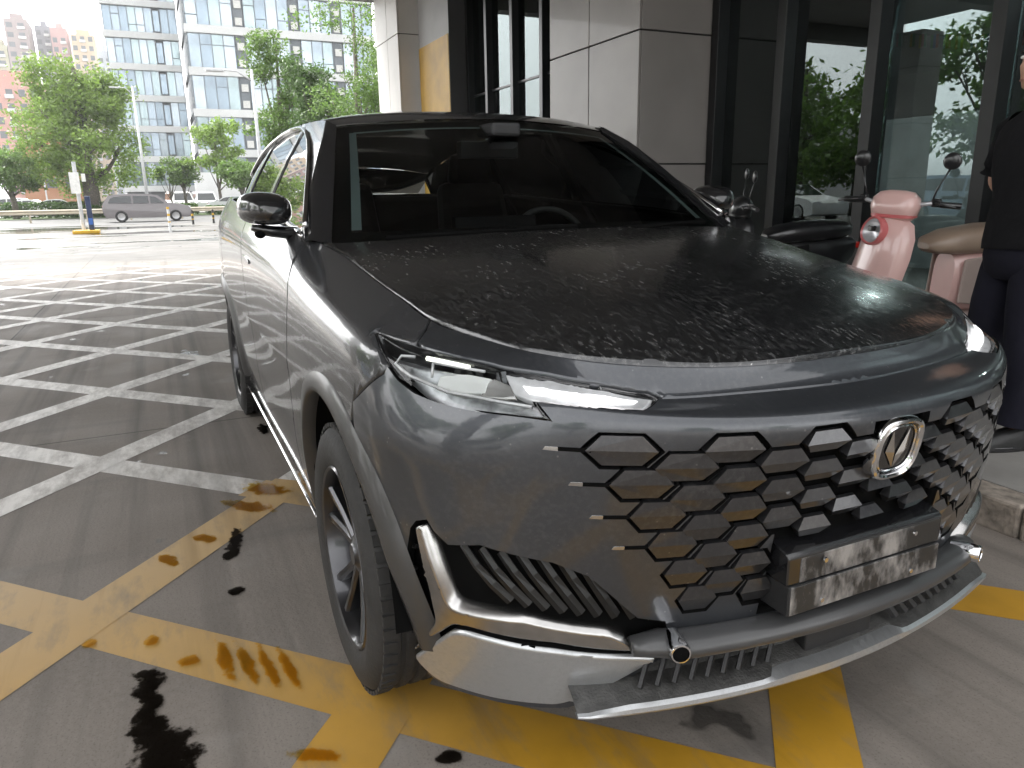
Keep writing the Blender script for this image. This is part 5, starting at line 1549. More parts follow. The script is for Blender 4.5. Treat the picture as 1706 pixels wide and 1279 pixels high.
ALINE = [(-.515, 1.165), (-.60, 1.205), (-.693, 1.279), (-.828, 1.392), (-.976, 1.505), (-1.126, 1.578)]
AX = np.array([q[0] for q in ALINE]); AZ = np.array([q[1] for q in ALINE])
def aline(f):
    i = f * (len(AX) - 1)
    return float(np.interp(i, range(len(AX)), AX)), float(np.interp(i, range(len(AZ)), AZ))
for sg in (-1, 1):
    rows = []
    for f in np.linspace(0, 1, 17):
        x, z = aline(f)
        e1 = Vector((x, sg * float(yside(x, z)), z))
        e0 = Vector(ws_pt(sg, f)); e0i = e0 + Vector((-.02, 0, -.02))
        m_ = (e0 + e1) / 2
        out_ = Vector((.5, sg * .5, .4)).normalized() * (.018 * (1 - .5 * f))
        q1 = e0 * .75 + e1 * .25 + out_ * .8; q2 = e0 * .4 + e1 * .6 + out_
        q3 = e0 * .12 + e1 * .88 + out_ * .55
        xb_, zb_ = x - .03, z + .008
        rows.append([tuple(q) for q in (e0i, e0 + Vector((.004, sg * .001, .005)), q1, q2, q3, e1, Vector((xb_, sg * float(yside(xb_, zb_)) * .999, zb_)))])
    b = MB(); b.loft(rows); b.build('front_pillar', M['paint_pillar'], CAR, smooth=50, world=True)

RAILX = [-1.126, -1.25, -1.4, -1.8, -2.2, -2.7, -3.2, -3.45, -3.62]
RAILZ = [1.578, 1.592, 1.603, 1.622, 1.622, 1.592, 1.515, 1.455, 1.40]
rows = []
for i, x in enumerate(np.linspace(-1.09, -3.5, 26)):
    z = float(np.interp(-x, [-q for q in RAILX], RAILZ)) if x < -1.126 else 1.572
    ye = float(yside(x, z))
    r_ = []
    for t in np.linspace(-1, 1, 25):
        e_ = 1 - abs(t) ** 2.6
        if i == 0:
            q = ws_pt(t, 1.0); r_.append((q[0], q[1], q[2] + .003))
        else:
            bow = -.03 * (1 - abs(t) ** 2) * math.exp(-(i - 1) / 2.0)
            r_.append((x - bow * 2.6, t * ye, z + .052 * e_ * min(1, .55 + i * .12)))
    rows.append(r_)
b = MB(); b.loft(rows); b.build('roof', M['paint'], CAR, smooth=True, world=True)
b = MB()
b.loft([[(-3.5 - .30 * f, t * (float(yside(-3.5, 1.44)) * (1 - f) + .62 * f), 1.44 - .13 * f + .045 * (1 - abs(t) ** 2.6) * (1 - f)) for t in np.linspace(-1, 1, 15)] for f in np.linspace(0, 1, 6)])
b.build('rear_window', M['tint_rear'], CAR, smooth=True, world=True)

DLO = [(-.60, 1.232), (-.70, 1.288), (-.80, 1.340), (-.92, 1.395), (-1.05, 1.447), (-1.22, 1.503), (-1.42, 1.551), (-1.60, 1.580), (-1.78, 1.597), (-2.0, 1.606), (-2.25, 1.602), (-2.5, 1.580), (-2.75, 1.540), (-3.0, 1.485), (-3.2, 1.43)]
def belt_z(x): return float(np.interp(-x, [.5, .6, 1.0, 1.4, 1.9, 2.4, 2.9, 3.3], [1.17, 1.18, 1.212, 1.233, 1.258, 1.283, 1.30, 1.31])) + .012
def dlo_z(x): return float(np.interp(-x, [-q[0] for q in DLO], [q[1] for q in DLO]))
def window(x0, x1, n=9, ins=.0):
    xs = np.linspace(x0, x1, n)
    return [(x, belt_z(x) + ins) for x in xs] + [(x, dlo_z(x) - ins) for x in xs[::-1]]
rail = [(x, float(np.interp(-x, [-q for q in RAILX], RAILZ))) for x in np.linspace(-1.126, -3.6, 22)]
frame = [tuple(q) for q in ALINE[1:]] + rail[1:] + [(-3.62, 1.312)] + [(x, belt_z(x) - .018) for x in np.linspace(-3.4, -.62, 24)]
for sg in (-1, 1):
    S_ = SIDE[sg]
    wins = [window(-.64, -1.60), window(-1.68, -2.46), window(-2.54, -3.12)]
    panel('window_frame', S_, frame, wins, M['gloss_black'], CAR, step=.05, depth=.015, ring=.003, gap=0)
    for wn in wins:
        panel('side_window', S_, wn, [], M['tint'], CAR, step=.06, off=-.006, depth=0, ring=0, gap=0)
    tp = [(-.555, 1.205)] + DLO[:]
    pts = dense(tp, .05, closed=False)
    b = MB(); b.tube([(x, sg * (float(yside(x, z)) + .004), z + .006) for x, z in pts], .009, 6); b.build('window_trim', M['chrome'], CAR, smooth=True, world=True)
    pts = [(x, belt_z(x) - .008) for x in np.linspace(-.56, -3.15, 30)]
    b = MB(); b.tube([(x, sg * (float(yside(x, z)) + .004), z) for x, z in pts], .007, 6); b.build('belt_trim', M['chrome'], CAR, smooth=True, world=True)
    # roof rail
    pts = [(x, float(np.interp(-x, [-q for q in RAILX], RAILZ))) for x in np.linspace(-1.25, -3.2, 20)]
    # outside mirror
    mir = MB()
    rot = Matrix.Rotation(R(-sg * 12), 3, 'Z')
    n_, m_ = 22, 14
    rows = []
    for i, (dx, f) in enumerate(((.105, .02), (.10, .28), (.085, .52), (.055, .78), (.02, .94), (-.02, 1.0), (-.055, .99), (-.075, .95), (-.078, .90), (-.070, .86))):
        r_ = []
        for yy, zz in sup(26, .079, .055, 2.7):
            sh = -.012 * (1 - f)
            y_ = yy * f - .02 * (1 - f)
            z_ = zz * (f if zz > 0 else f * .92) + (.010 * (-(yy) / .08)) * f * .5 + sh
            q = rot @ Vector((dx, -y_ * -1, z_))
            r_.append((-.70 + q.x, sg * (.915) + (q.y if sg > 0 else q.y), 1.262 + q.z))
        rows.append(r_)
    mir.loft(rows, closed=True)
    mo = mir.build('side_mirror', M['mirror_black'], CAR, smooth=45, world=True)
    g = MB(); g.add([rows[-1][k] for k in range(26)], [tuple(range(26))]); g.build('mirror_glass', M['chrome'], mo, world=True)
    f_ = MB()
    f_.tube([(-.76, sg * .79, 1.178), (-.74, sg * .85, 1.184), (-.72, sg * .90, 1.190), (-.70, sg * .94, 1.198), (-.70, sg * .97, 1.206)], [.030, .027, .024, .021, .012], 12, flat=(1.4, .8))
    f_.build('mirror_foot', M['gloss_black'], mo, smooth=True, world=True)
    f_ = MB(); f_.ball((-.70, sg * .945, 1.186), (.03, .018, .016)); f_.build('camera_bump', M['matt_black'], mo, smooth=True, world=True)
    # sill and its bright strip
    b = MB(); b.loft([[(x, sg * y, z) for x in np.linspace(-.42, -2.45, 14)] for y, z in ((.872, .30), (.868, .262), (.84, .225), (.70, .215))]); b.build('sill', M['paint'], CAR, smooth=40, world=True)
    b = MB(); b.tube([(x, sg * .884, .282 - .004 * (-x - .4)) for x in np.linspace(-.44, -2.43, 10)], .0065, 8); b.build('sill_strip', M['chrome'], CAR, smooth=True, world=True)
    # wheel wells
    for cx in (FX, RX):
        a_ = np.linspace(2, 182, 30)
        b = MB(); b.loft([[(cx + rr * math.cos(R(t)), sg * y, .365 + rr * math.sin(R(t))) for t in a_] for y, rr in ((.885, AR - .006), (.80, AR), (.52, AR), (.52, .02))]); b.build('wheel_well', M['matt_black'], CAR, smooth=30, world=True)

# --- cowl, wipers, underside, cabin
b = MB(); b.loft([[(yb * t, 0) and (xb + .22 * (1 - t * t) ** .5 * 1.0 + dx, yb * t * .99, 1.0 * z + .02 * (1 - t * t)) for t in np.linspace(-1, 1, 25)] for dx, z in ((.03, 1.135), (-.16, 1.142))]); b.build('cowl', M['matt_black'], CAR, smooth=True, world=True)
for sg, y0, y1 in ((1, -.60, .02), (1, .12, .64)):
    b = MB()
    n_ = 10
    pth = []
    for i in range(n_):
        y = y0 + (y1 - y0) * i / (n_ - 1)
        t = y / .75
        q = ws_pt(t, .012 + .03 * i / n_)
        pth.append((q[0] + .016, q[1], q[2] + .008))
    b.tube(pth, .0045, 6, flat=(1, 1.8)); wp = b.build('wiper', M['matt_black'], CAR, world=True)
    b = MB(); q = pth[0]; b.tube([(q[0] + .03, q[1] + .02, q[2] - .01), (q[0] + .012, (y0 + y1) / 2, q[2] + .008)], .006, 6); b.build('wiper_arm', M['matt_black'], wp, world=True)
b = MB(); b.lohi((-3.6, -.70, .24), (.40, .70, .262)); b.lohi((-3.6, -.5, .265), (.6, .5, .60)); b.build('underbody', M['matt_black'], CAR, world=True)
b = MB(); b.lohi((-3.6, -.78, .50), (-.75, .78, .56)); b.lohi((-.78, -.80, .5), (-.74, .80, 1.10)); b.lohi((-3.66, -.66, .4), (-3.6, .66, 1.20)); b.build('cabin_floor', M['matt_black'], CAR, world=True)
b = MB()
b.prism([(-.48, 1.13), (-.72, 1.15), (-.98, 1.125), (-1.10, 1.06), (-1.08, .85), (-.6, .8)], -.76, .76, 'y'); b.build('dashboard', M['leather'], CAR, world=True, bevel=.02)
b = MB(); b.lohi((-1.02, -.16, 1.10), (-.98, .20, 1.21)); b.build('screen', M['gloss_black'], CAR, world=True)
b = MB()
rot = Matrix.Rotation(R(65), 3, 'Y')
ring = [Vector((-1.16, .38, 1.06)) + rot @ Vector((.185 * math.cos(t), .185 * math.sin(t), 0)) for t in np.linspace(0, 2 * math.pi, 29)]
b.tube(ring, .015, 8, cap=False); b.build('steering_wheel', M['leather'], CAR, smooth=True, world=True)
for y in (-.38, .38):
    b = MB(); b.box((-1.85, y, .74), (.52, .50, .16)); b.box((-2.08, y, 1.06), (.14, .48, .62), rot=Matrix.Rotation(R(-14), 3, 'Y'), taper=.8)
    s_o = b.build('seat', M['leather'], CAR, world=True, bevel=.05)
    b = MB(); b.box((-2.14, y, 1.43), (.10, .27, .17), taper=.85); b.build('headrest', M['leather'], s_o, world=True, bevel=.035)
b = MB(); b.lohi((-3.05, -.66, .66), (-2.55, .66, .82)); b.box((-3.02, 0, 1.02), (.16, 1.3, .55), rot=Matrix.Rotation(R(-18), 3, 'Y')); b.build('rear_seat', M['leather'], CAR, world=True, bevel=.05)
b = MB(); b.box((-.985, -.01, 1.468), (.05, .25, .065)); b.tube([(-.98, -.01, 1.49), (-.90, 0, 1.545)], .012, 6); b.build('inside_mirror', M['black_plastic'], CAR, world=True, bevel=.01)
b = MB(); b.box((-.90, 0, 1.535), (.16, .12, .05)); b.build('camera_housing', M['black_plastic'], CAR, world=True, bevel=.012)

# --- wheels
def wheel(cx, sg, first=[None]):
    root = empty('wheel', (cx - (-1.45), sg * .785, WZ)); root.parent = CAR
    if sg > 0: root.rotation_euler = (0, 0, math.pi)
    W2, RR = .1225, .36
    # built for the right-hand side: outer face towards -y
    if first[0] is None:
        b = MB()
        prof = [(.245, -W2 + .012), (.262, -W2 + .002), (.30, -W2 - .006), (.335, -W2 + .006), (.350, -W2 + .022), (RR - .001, -W2 + .045)]
        for g in (-.055, -.018, .018, .055):
            prof += [(RR, g - .010), (RR - .008, g - .006), (RR - .008, g + .006), (RR, g + .010)]
        prof += [(RR - .001, W2 - .045), (.350, W2 - .022), (.335, W2 - .006), (.28, W2), (.245, W2 - .012)]
        b.lathe(prof, 72, (0, 0, 0), 'y')
        t1 = b.mesh('tyre', M['rubber'], smooth=35)
        b = MB()      # shoulder blocks of the tread
        for k in range(60):
            a = 2 * math.pi * k / 60
            for yy in (-W2 + .034, W2 - .034):
                r_ = Matrix.Rotation(-a, 3, 'Y')
                b.box(r_ @ Vector((.3565, yy, 0)), (.011, .034, .026), rot=r_)
        t2 = b.mesh('tread', M['rubber'])
        b = MB()
        b.lathe([(.247, -W2 + .010), (.243, -W2 + .004), (.236, -W2 + .008), (.228, -W2 + .03), (.222, .0), (.23, W2 - .01)], 56, (0, 0, 0), 'y')
        t3 = b.mesh('rim', M['rim'], smooth=35)
        sp = MB()
        for k in range(5):
            for dq in (-13, 13):
                a = R(72 * k + 90)
                a1 = a + R(dq)
                a0 = a + R(dq * .55)
                p0 = Vector((.045 * math.cos(a0), 0, .045 * math.sin(a0))); p1 = Vector((.234 * math.cos(a1), 0, .234 * math.sin(a1)))
                d_ = (p1 - p0).normalized(); s_ = Vector((-d_.z, 0, d_.x))
                y0, y1 = -W2 + .045, -W2 + .018
                vv = []
                for q, wd, yy in ((p0, .017, y0), (p0 * .45 + p1 * .55, .013, y0 - .012), (p1, .015, y1)):
                    vv += [q + s_ * wd + Vector((0, yy + .008, 0)), q + s_ * wd * .5 + Vector((0, yy, 0)), q - s_ * wd * .5 + Vector((0, yy, 0)), q - s_ * wd + Vector((0, yy + .008, 0)), q - s_ * wd * .8 + Vector((0, yy + .035, 0)), q + s_ * wd * .8 + Vector((0, yy + .035, 0))]
                sp.add(vv, [(i * 6 + k2, i * 6 + (k2 + 1) % 6, i * 6 + 6 + (k2 + 1) % 6, i * 6 + 6 + k2) for i in range(2) for k2 in range(6)])
        t4 = sp.mesh('spokes', M['rim'], smooth=30)
        b = MB(); b.lathe([(0, -W2 + .032), (.028, -W2 + .032), (.033, -W2 + .038), (.050, -W2 + .044), (.052, -W2 + .08)], 28, (0, 0, 0), 'y'); t5 = b.mesh('hub_cap', M['rim'], smooth=35)
        b = MB(); b.lathe([(.06, -.02), (.165, -.02), (.165, .0), (.06, .0)], 40, (0, 0, 0), 'y'); t6 = b.mesh('brake_disc', M['brake'], smooth=30)
        b = MB(); b.lathe([(.235, .03), (.0, .03)], 30, (0, 0, 0), 'y'); t7 = b.mesh('wheel_back', M['matt_black'])
        first[0] = [('tyre', t1), ('tread', t2), ('rim', t3), ('spokes', t4), ('hub_cap', t5), ('brake_disc', t6), ('wheel_back', t7)]
    for nm, me in first[0]:
        o = link(nm, me, root)
        if nm == 'tread': o['kind'] = 'stuff'
    return root
for cx in (FX, RX):
    for sg in (-1, 1): wheel(cx, sg)

# ------------------------------------------------------------------ scooters on the pavement
M['pink'] = simple('pink_plastic', (.62, .40, .37), .28, coat=.8, var=.05)
M['pink_dark'] = simple('rose_trim', (.50, .13, .13), .3, coat=.6, var=.05)
M['seat_tan'] = simple('tan_seat_cover', (.27, .20, .15), .42, bump=.08, bscale=200, coat=.2)
M['taupe'] = simple('taupe_plastic', (.36, .29, .26), .45, var=.05)
M['cream'] = simple('cream_plastic', (.62, .52, .36), .4)
M['scoot_black'] = simple('scooter_black', (.012, .012, .013), .3, coat=.5)
M['lens_ring'] = simple('lens_grey', (.50, .50, .52), .25, metal=.4, coat=.8)

def scooter(name, x, y, rz, lean, body, trim, seat, block, label, steer=0.0, emblem=True, grp='scooters parked along the shop front'):
    root = empty(name, (x, y, .131), rz, label, 'scooter', grp)
    root.rotation_euler = (R(lean), 0, rz)
    # x points forward, y to the rider's left
    for wx, nm in ((.60, 'wheel'), (-.58, 'wheel')):
        b = MB(); b.lathe([(.135, -.035), (.17, -.045), (.205, -.030), (.215, 0), (.205, .030), (.17, .045), (.135, .035)], 30, (wx, 0, .215), 'y'); wo = b.build(nm, M['rubber'], root, smooth=40)
        b = MB(); b.lathe([(.0, -.05), (.05, -.05), (.06, -.02), (.135, -.025), (.135, .025), (.06, .02), (.05, .05), (0, .05)], 24, (wx, 0, .215), 'y'); b.build('rim', M['rim'], wo, smooth=40)
    b = MB(); rows = []
    for i in range(12):
        a = R(35 + 120 * i / 11)
        for_ = [(.60 + .245 * math.cos(a), yy, .225 + (.245 - abs(yy) * .3) * math.sin(a)) for yy in (-.062, -.05, -.02, .02, .05, .062)]
        rows.append(for_)
    b.loft(rows); b.build('front_fender', body, root, smooth=True)
    b = MB()
    for yy in (-.06, .06): b.tube([(.60, yy, .215), (.52, yy, .45), (.44, yy * .5, .66)], .016, 8)
    b.build('fork', M['scoot_black'], root, smooth=40)
    # leg shield: broad rounded apron
    b = MB(); rows = []
    for z, hw, xf, dp in ((.36, .10, .50, .06), (.46, .165, .485, .09), (.58, .19, .46, .10), (.72, .19, .425, .10), (.84, .185, .40, .09), (.925, .15, .375, .07), (.955, .09, .36, .05)):
        row = []
        for k in range(21):
            t = -1 + 2 * k / 20
            row.append((xf + .075 * (1 - abs(t) ** 2.3) , t * hw, z - .02 * abs(t) ** 2))
        for k in range(20, -1, -1):
            t = -1 + 2 * k / 20
            row.append((xf - dp + .05 * (1 - abs(t) ** 2.3), t * hw * .96, z - .02 * abs(t) ** 2))
        rows.append(row)
    b.loft(rows, closed=True)
    n = len(rows[0]); b.add(rows[0], [tuple(range(n))]); b.add(rows[-1], [tuple(range(n))[::-1]])
    sh = b.build('front_shield', body, root, smooth=55)
    # round lamp set in the shield: rose ring, pale reflector, dark eye
    ax = Vector((.985, 0, .17)).normalized(); c0 = Vector((.470, 0, .86))
    u_ = Vector((0, 1, 0)); v_ = ax.cross(u_) * -1
    def disc(rs, hs, nm, mt, par):
        b = MB(); rows = []
        for r_, h_ in zip(rs, hs):
            rows.append([tuple(c0 + ax * h_ + u_ * (r_ * math.cos(t) * (1 + .10 * math.sin(t))) + v_ * (r_ * math.sin(t) * .92)) for t in [2 * math.pi * k / 28 for k in range(28)]])
        b.loft(rows, closed=True); return b.build(nm, mt, par, smooth=40)
    hl_ = disc((.098, .098, .088, .080), (-.04, .020, .028, .018), 'lamp_ring', trim, sh)
    disc((.080, .06, .0), (.018, .008, .004), 'reflector', M['lens_ring'], sh)
    b = MB(); b.box(c0 + ax * .022 + v_ * -.012, (.03, .042, .034)); b.build('lamp_eye', M['scoot_black'], sh, bevel=.006)
    # handlebar head, turned with the steering
    HB = empty('handlebar', (.345, 0, .97), R(steer)); HB.parent = root
    b = MB(); rows = []
    for z, hw, xf, xb in ((-.045, .105, .075, -.06), (-.02, .13, .10, -.08), (.04, .145, .105, -.09), (.09, .135, .085, -.085), (.125, .10, .045, -.06), (.135, .05, .01, -.03)):
        row = []
        for k in range(24):
            t = 2 * math.pi * k / 24
            cx_, sy_ = math.cos(t), math.sin(t)
            row.append(((xf if cx_ > 0 else -xb) * math.copysign(abs(cx_) ** .8, cx_), hw * math.copysign(abs(sy_) ** .75, sy_), z))
        rows.append(row)
    b.loft(rows, closed=True); b.add(rows[0], [tuple(range(24))]); b.add(rows[-1], [tuple(range(24))[::-1]])
    b.build('handlebar_cover', body, HB, smooth=60)
    b = MB(); b.loft([[(r_[0] * 1.02, r_[1] * 1.02, z) for r_ in rows[1][:]] for z in (-.024, -.004)], closed=True); b.build('cover_stripe', trim, HB, smooth=True)
    for sg in (-1, 1):
        b = MB(); b.tube([(-.0, sg * .10, .05), (-.03, sg * .19, .065), (-.06, sg * .25, .06)], .014, 8); b.build('bar', M['lens_ring'], HB, smooth=True)
        b = MB(); b.tube([(-.055, sg * .235, .06), (-.085, sg * .345, .055)], [.019, .020], 10); b.build('grip', M['scoot_black'], HB, smooth=40)
        b = MB(); b.tube([(-.03, sg * .21, .07), (.03, sg * .25, .07), (.03, sg * .345, .055)], .007, 6); b.build('brake_lever', M['scoot_black'], HB, smooth=True)
        b = MB(); b.box((-.045, sg * .215, .07), (.05, .05, .05)); b.build('switch_box', M['scoot_black'], HB, bevel=.01)
        b = MB(); b.tube([(-.045, sg * .19, .07), (-.03, sg * .21, .15), (-.05, sg * .255, .27)], .006, 6); st = b.build('mirror_stalk', M['scoot_black'], HB, smooth=True)
        b = MB(); b.ball((-.05, sg * .26, .315), (.020, .052, .050), 18, 10); b.build('mirror_head', M['scoot_black'], st, smooth=True)
    # floor, seat, rear body
    b = MB(); b.prism([(.40, .33), (.40, .27), (-.25, .25), (-.30, .33)], -.14, .14, 'y'); b.build('footboard', block, root, bevel=.015)
    b = MB(); rows = []
    for x_, hw, z0, z1 in ((-.10, .09, .36, .70), (-.16, .125, .33, .72), (-.30, .14, .32, .73), (-.48, .14, .36, .74), (-.66, .12, .42, .74), (-.80, .09, .52, .73), (-.86, .05, .60, .70)):
        row = []
        for k in range(20):
            t = 2 * math.pi * k / 20
            c_, s_ = math.cos(t), math.sin(t)
            row.append((x_, hw * math.copysign(abs(c_) ** .6, c_), (z0 + z1) / 2 + (z1 - z0) / 2 * math.copysign(abs(s_) ** .6, s_)))
        rows.append(row)
    b.loft(rows, closed=True); b.add(rows[0], [tuple(range(20))]); b.add(rows[-1], [tuple(range(20))[::-1]])
    rb = b.build('rear_body', body, root, smooth=60)
    for sg in (-1, 1):
        b = MB(); b.prism([(-.12, .40), (-.12, .68), (-.28, .70), (-.31, .56), (-.29, .38)], sg * .130, sg * .150, 'y'); b.build('side_panel', block, rb, bevel=.008)
        b = MB(); b.prism([(-.30, .36), (-.30, .395), (-.62, .44), (-.62, .405)], sg * .132, sg * .147, 'y'); b.build('side_stripe', trim, rb, bevel=.004)
        if emblem:
            ec = Vector((-.42, sg * .1425, .56))
            b = MB(); b.lathe([(.030, 0), (.037, .003 * sg), (.037, -.003 * sg), (.030, -.002 * sg)], 24, tuple(ec), 'y'); eo = b.build('badge_ring', M['scoot_black'], rb, smooth=40)
            mm = [(-.024, -.016), (-.010, .016), (-.002, -.004), (.008, .016), (.024, -.016), (.017, -.016), (.008, .003), (.001, -.016), (-.005, -.016), (-.011, .002), (-.017, -.016)]
            b = MB(); b.prism([(ec.x - sg * -p_ * -1 if False else ec.x + p_ * (-sg), ec.z + q_) for p_, q_ in mm], ec.y - .001, ec.y + .003 * sg, 'y'); b.build('badge_letter', M['scoot_black'], eo)
    b = MB(); rows = []
    for x_, hw, z0, z1 in ((.09, .05, .735, .775), (.05, .10, .71, .815), (-.08, .14, .70, .855), (-.32, .155, .70, .885), (-.50, .15, .71, .89), (-.66, .135, .725, .885), (-.76, .09, .745, .86), (-.79, .05, .76, .81)):
        row = []
        for k in range(20):
            t = 2 * math.pi * k / 20
            c_, s_ = math.cos(t), math.sin(t)
            row.append((x_, hw * math.copysign(abs(c_) ** .7, c_), (z0 + z1) / 2 + (z1 - z0) / 2 * math.copysign(abs(s_) ** .7, s_)))
        rows.append(row)
    b.loft(rows, closed=True); b.add(rows[0], [tuple(range(20))]); b.add(rows[-1], [tuple(range(20))[::-1]])
    b.build('seat', seat, root, smooth=60)
    b = MB(); b.box((-.86, 0, .66), (.04, .14, .06)); b.build('tail_light', M['red_lamp'], root, bevel=.01)
    b = MB(); b.tube([(-.25, .12, .25), (-.30, .20, .02)], .011, 6); b.build('side_stand', M['scoot_black'], root)
    return root
s1 = scooter('pink_scooter', -1.56, 3.49, R(-103), -5, M['pink'], M['pink_dark'], M['seat_tan'], M['taupe'], 'pink scooter with a tan seat and a round lamp, facing the SUV', steer=33)
s1.scale = (1.04, 1.04, 1.04)
b = MB(); b.box((.36, -.10, .60), (.09, .10, .07)); b.build('bag_hook', M['cream'], s1, bevel=.02)
b = MB(); b.lathe([(0, .401), (.016, .401)], 14, (.0, 0, 0), 'x')
o = b.build('yellow_sticker', M['safety_yellow'], s1); o.location = (.006, -.10, .605)
blk = M['scoot_black']
scooter('dark_scooter', -3.30, 3.75, R(-100), -4, blk, blk, blk, blk, 'black scooter between the stone pillar and the pink scooter, its handlebar above the hood', steer=-25, emblem=False)
scooter('dark_scooter', -.85, 3.95, R(-85), -4, blk, blk, blk, blk, 'black scooter right of the pink scooter, half hidden behind the standing man', steer=-10, emblem=False)

# ------------------------------------------------------------------ the person at the right edge
M['skin'] = simple('skin', (.42, .24, .165), .5, var=.06, scale=30)
M['lip'] = simple('lip', (.32, .16, .12), .5)
M['shirt'] = simple('black_cotton', (.007, .007, .008), .9, bump=1.0, bscale=11, spec=.15)
M['trousers'] = simple('navy_cloth', (.010, .010, .017), .9, bump=1.0, bscale=10, spec=.18)
M['shoe'] = simple('black_leather_shoe', (.012, .012, .012), .45, bump=.1)
M['hair'] = simple('black_hair', (.008, .007, .007), .6, bump=.5, bscale=160)
M['stitch'] = simple('pale_stitching', (.4, .38, .34), .7)
def skinned(name, verts, edges, radii, mat, parent, sub=2, root=0):
    me = bpy.data.meshes.new(name)
    me.from_pydata([tuple(v) for v in verts], edges, [])
    me.materials.append(mat)
    o = link(name, me, parent)
    md = o.modifiers.new('skin', 'SKIN'); md.use_smooth_shade = True
    if not me.skin_vertices: me.attributes
    for i, r_ in enumerate(radii):
        sv = me.skin_vertices[0].data[i]
        sv.radius = r_ if isinstance(r_, tuple) else (r_, r_)
        sv.use_root = (i == root)
    s_ = o.modifiers.new('sub', 'SUBSURF'); s_.levels = sub; s_.render_levels = sub
    return o
# local frame: x = the way he faces, y = his left, z up
PE = empty('person', (-.175, 2.22, .131), R(-112), 'man in a black T-shirt, navy trousers and black shoes standing at the right edge', 'person')
bv = [(0, 0, .94), (0, 0, 1.08), (.01, 0, 1.25), (.0, 0, 1.40), (.0, 0, 1.50), (.02, 0, 1.57),
      (.0, .10, .90), (.03, .115, .50), (.02, .12, .09), (.0, -.10, .90), (.05, -.115, .51), (.07, -.12, .09),
      (0, .17, 1.43), (-.09, .225, 1.18), (-.16, .10, 1.02), (-.17, .04, .99), (0, -.17, 1.43), (-.02, -.285, 1.18), (-.13, -.16, 1.02), (-.17, -.08, 1.01),
      (.16, .12, .045), (.26, -.13, .045)]
be = [(0, 1), (1, 2), (2, 3), (3, 4), (4, 5), (0, 6), (6, 7), (7, 8), (0, 9), (9, 10), (10, 11), (3, 12), (12, 13), (13, 14), (14, 15), (3, 16), (16, 17), (17, 18), (18, 19)]
rad = [.10, .10, .10, .09, .055, .054, .080, .055, .040, .080, .055, .040, .045, .040, .031, .030, .045, .040, .031, .030]
skinned('body', bv[:20], be, rad, M['skin'], PE)
hd = MB(); rows = []
for z, f, xo, hw in ((1.545, .052, .03, .045), (1.565, .085, .03, .058), (1.60, .102, .022, .068), (1.645, .110, .015, .075), (1.69, .112, .010, .078), (1.735, .106, .004, .075), (1.77, .086, -.002, .062), (1.79, .05, -.006, .038), (1.797, .01, -.006, .01)):
    row = []
    for k in range(28):
        t = 2 * math.pi * k / 28
        x_ = xo + f * math.cos(t); y_ = hw * math.sin(t)
        if abs(math.sin(t)) < .30 and math.cos(t) > 0:
            w_ = 1 - abs(math.sin(t)) / .30
            x_ += w_ * {1.645: .020, 1.60: .006, 1.69: -.004}.get(z, 0)
        row.append((x_, y_, z))
    rows.append(row)
hd.loft(rows, closed=True); hd.add(rows[0], [tuple(range(28))[::-1]])
for sg in (-1, 1): hd.ball((.0, sg * .079, 1.655), (.022, .010, .034), 10, 8)
hd.build('head', M['skin'], PE, smooth=60)
for sg in (-1, 1):
    b = MB(); b.ball((.112, sg * .032, 1.685), (.008, .014, .007), 10, 6); b.build('eye', M['white_plastic'], PE, smooth=True)
    b = MB(); b.tube([(.112, sg * .018, 1.706), (.118, sg * .034, 1.710), (.108, sg * .05, 1.704)], .004, 5); b.build('eyebrow', M['hair'], PE)
b = MB(); b.tube([(.118, -.022, 1.592), (.126, 0, 1.594), (.118, .022, 1.592)], .005, 6); b.build('mouth', M['lip'], PE, smooth=True)
b = MB(); rows = []
for z, f, xo, hw in ((1.63, .085, -.034, .080), (1.68, .098, -.020, .085), (1.72, .106, -.008, .087), (1.75, .116, .000, .084), (1.785, .104, .0, .074), (1.812, .066, -.004, .046), (1.822, .012, -.004, .01)):
    rows.append([(xo + f * math.cos(t), hw * math.sin(t), z + (.05 * max(0, math.cos(t)) ** 2 if z < 1.74 else 0)) for t in [2 * math.pi * k / 26 for k in range(26)]])
b.loft(rows, closed=True); b.build('hair', M['hair'], PE, smooth=60)
# clothes as their own surfaces over the body
b = MB(); rows = []
for z, dx, dy, xo in ((.895, .150, .190, .0), (.93, .148, .192, .0), (1.02, .138, .182, .0), (1.12, .132, .178, .0), (1.24, .136, .190, .008), (1.34, .132, .205, .008), (1.405, .118, .205, .0), (1.445, .098, .180, -.004), (1.475, .078, .120, -.006), (1.495, .064, .078, -.004), (1.50, .056, .066, -.002)):
    row = []
    for k in range(32):
        t = 2 * math.pi * k / 32
        wob = 1 + .018 * math.sin(3 * t + z * 23) * (1 if z < 1.35 else .3) + .010 * math.sin(7 * t - z * 31)
        row.append((xo + dx * math.cos(t) * wob, dy * math.copysign(abs(math.sin(t)) ** .85, math.sin(t)) * wob, z + .006 * math.sin(2 * t)))
    rows.append(row)
b.loft(rows, closed=True)
for sg in (-1, 1):
    b.tube([(0, sg * .13, 1.425), (-.005, sg * .185, 1.405), (-.02, sg * .225, 1.33), ((-.06 if sg > 0 else -.02), sg * (.232 if sg > 0 else .262), 1.25), ((-.068 if sg > 0 else -.02), sg * (.233 if sg > 0 else .272), 1.215)], [.062, .072, .070, .070, .074], 16, cap=False)
b.build('shirt', M['shirt'], PE, smooth=True)
b = MB(); rows = []
for z, dx, dy in ((1.0, .130, .168), (.93, .138, .180), (.86, .142, .186), (.80, .130, .180), (.76, .10, .15)):
    rows.append([(dx * math.cos(t), dy * math.sin(t), z) for t in [2 * math.pi * k / 28 for k in range(28)]])
b.loft(rows, closed=True)
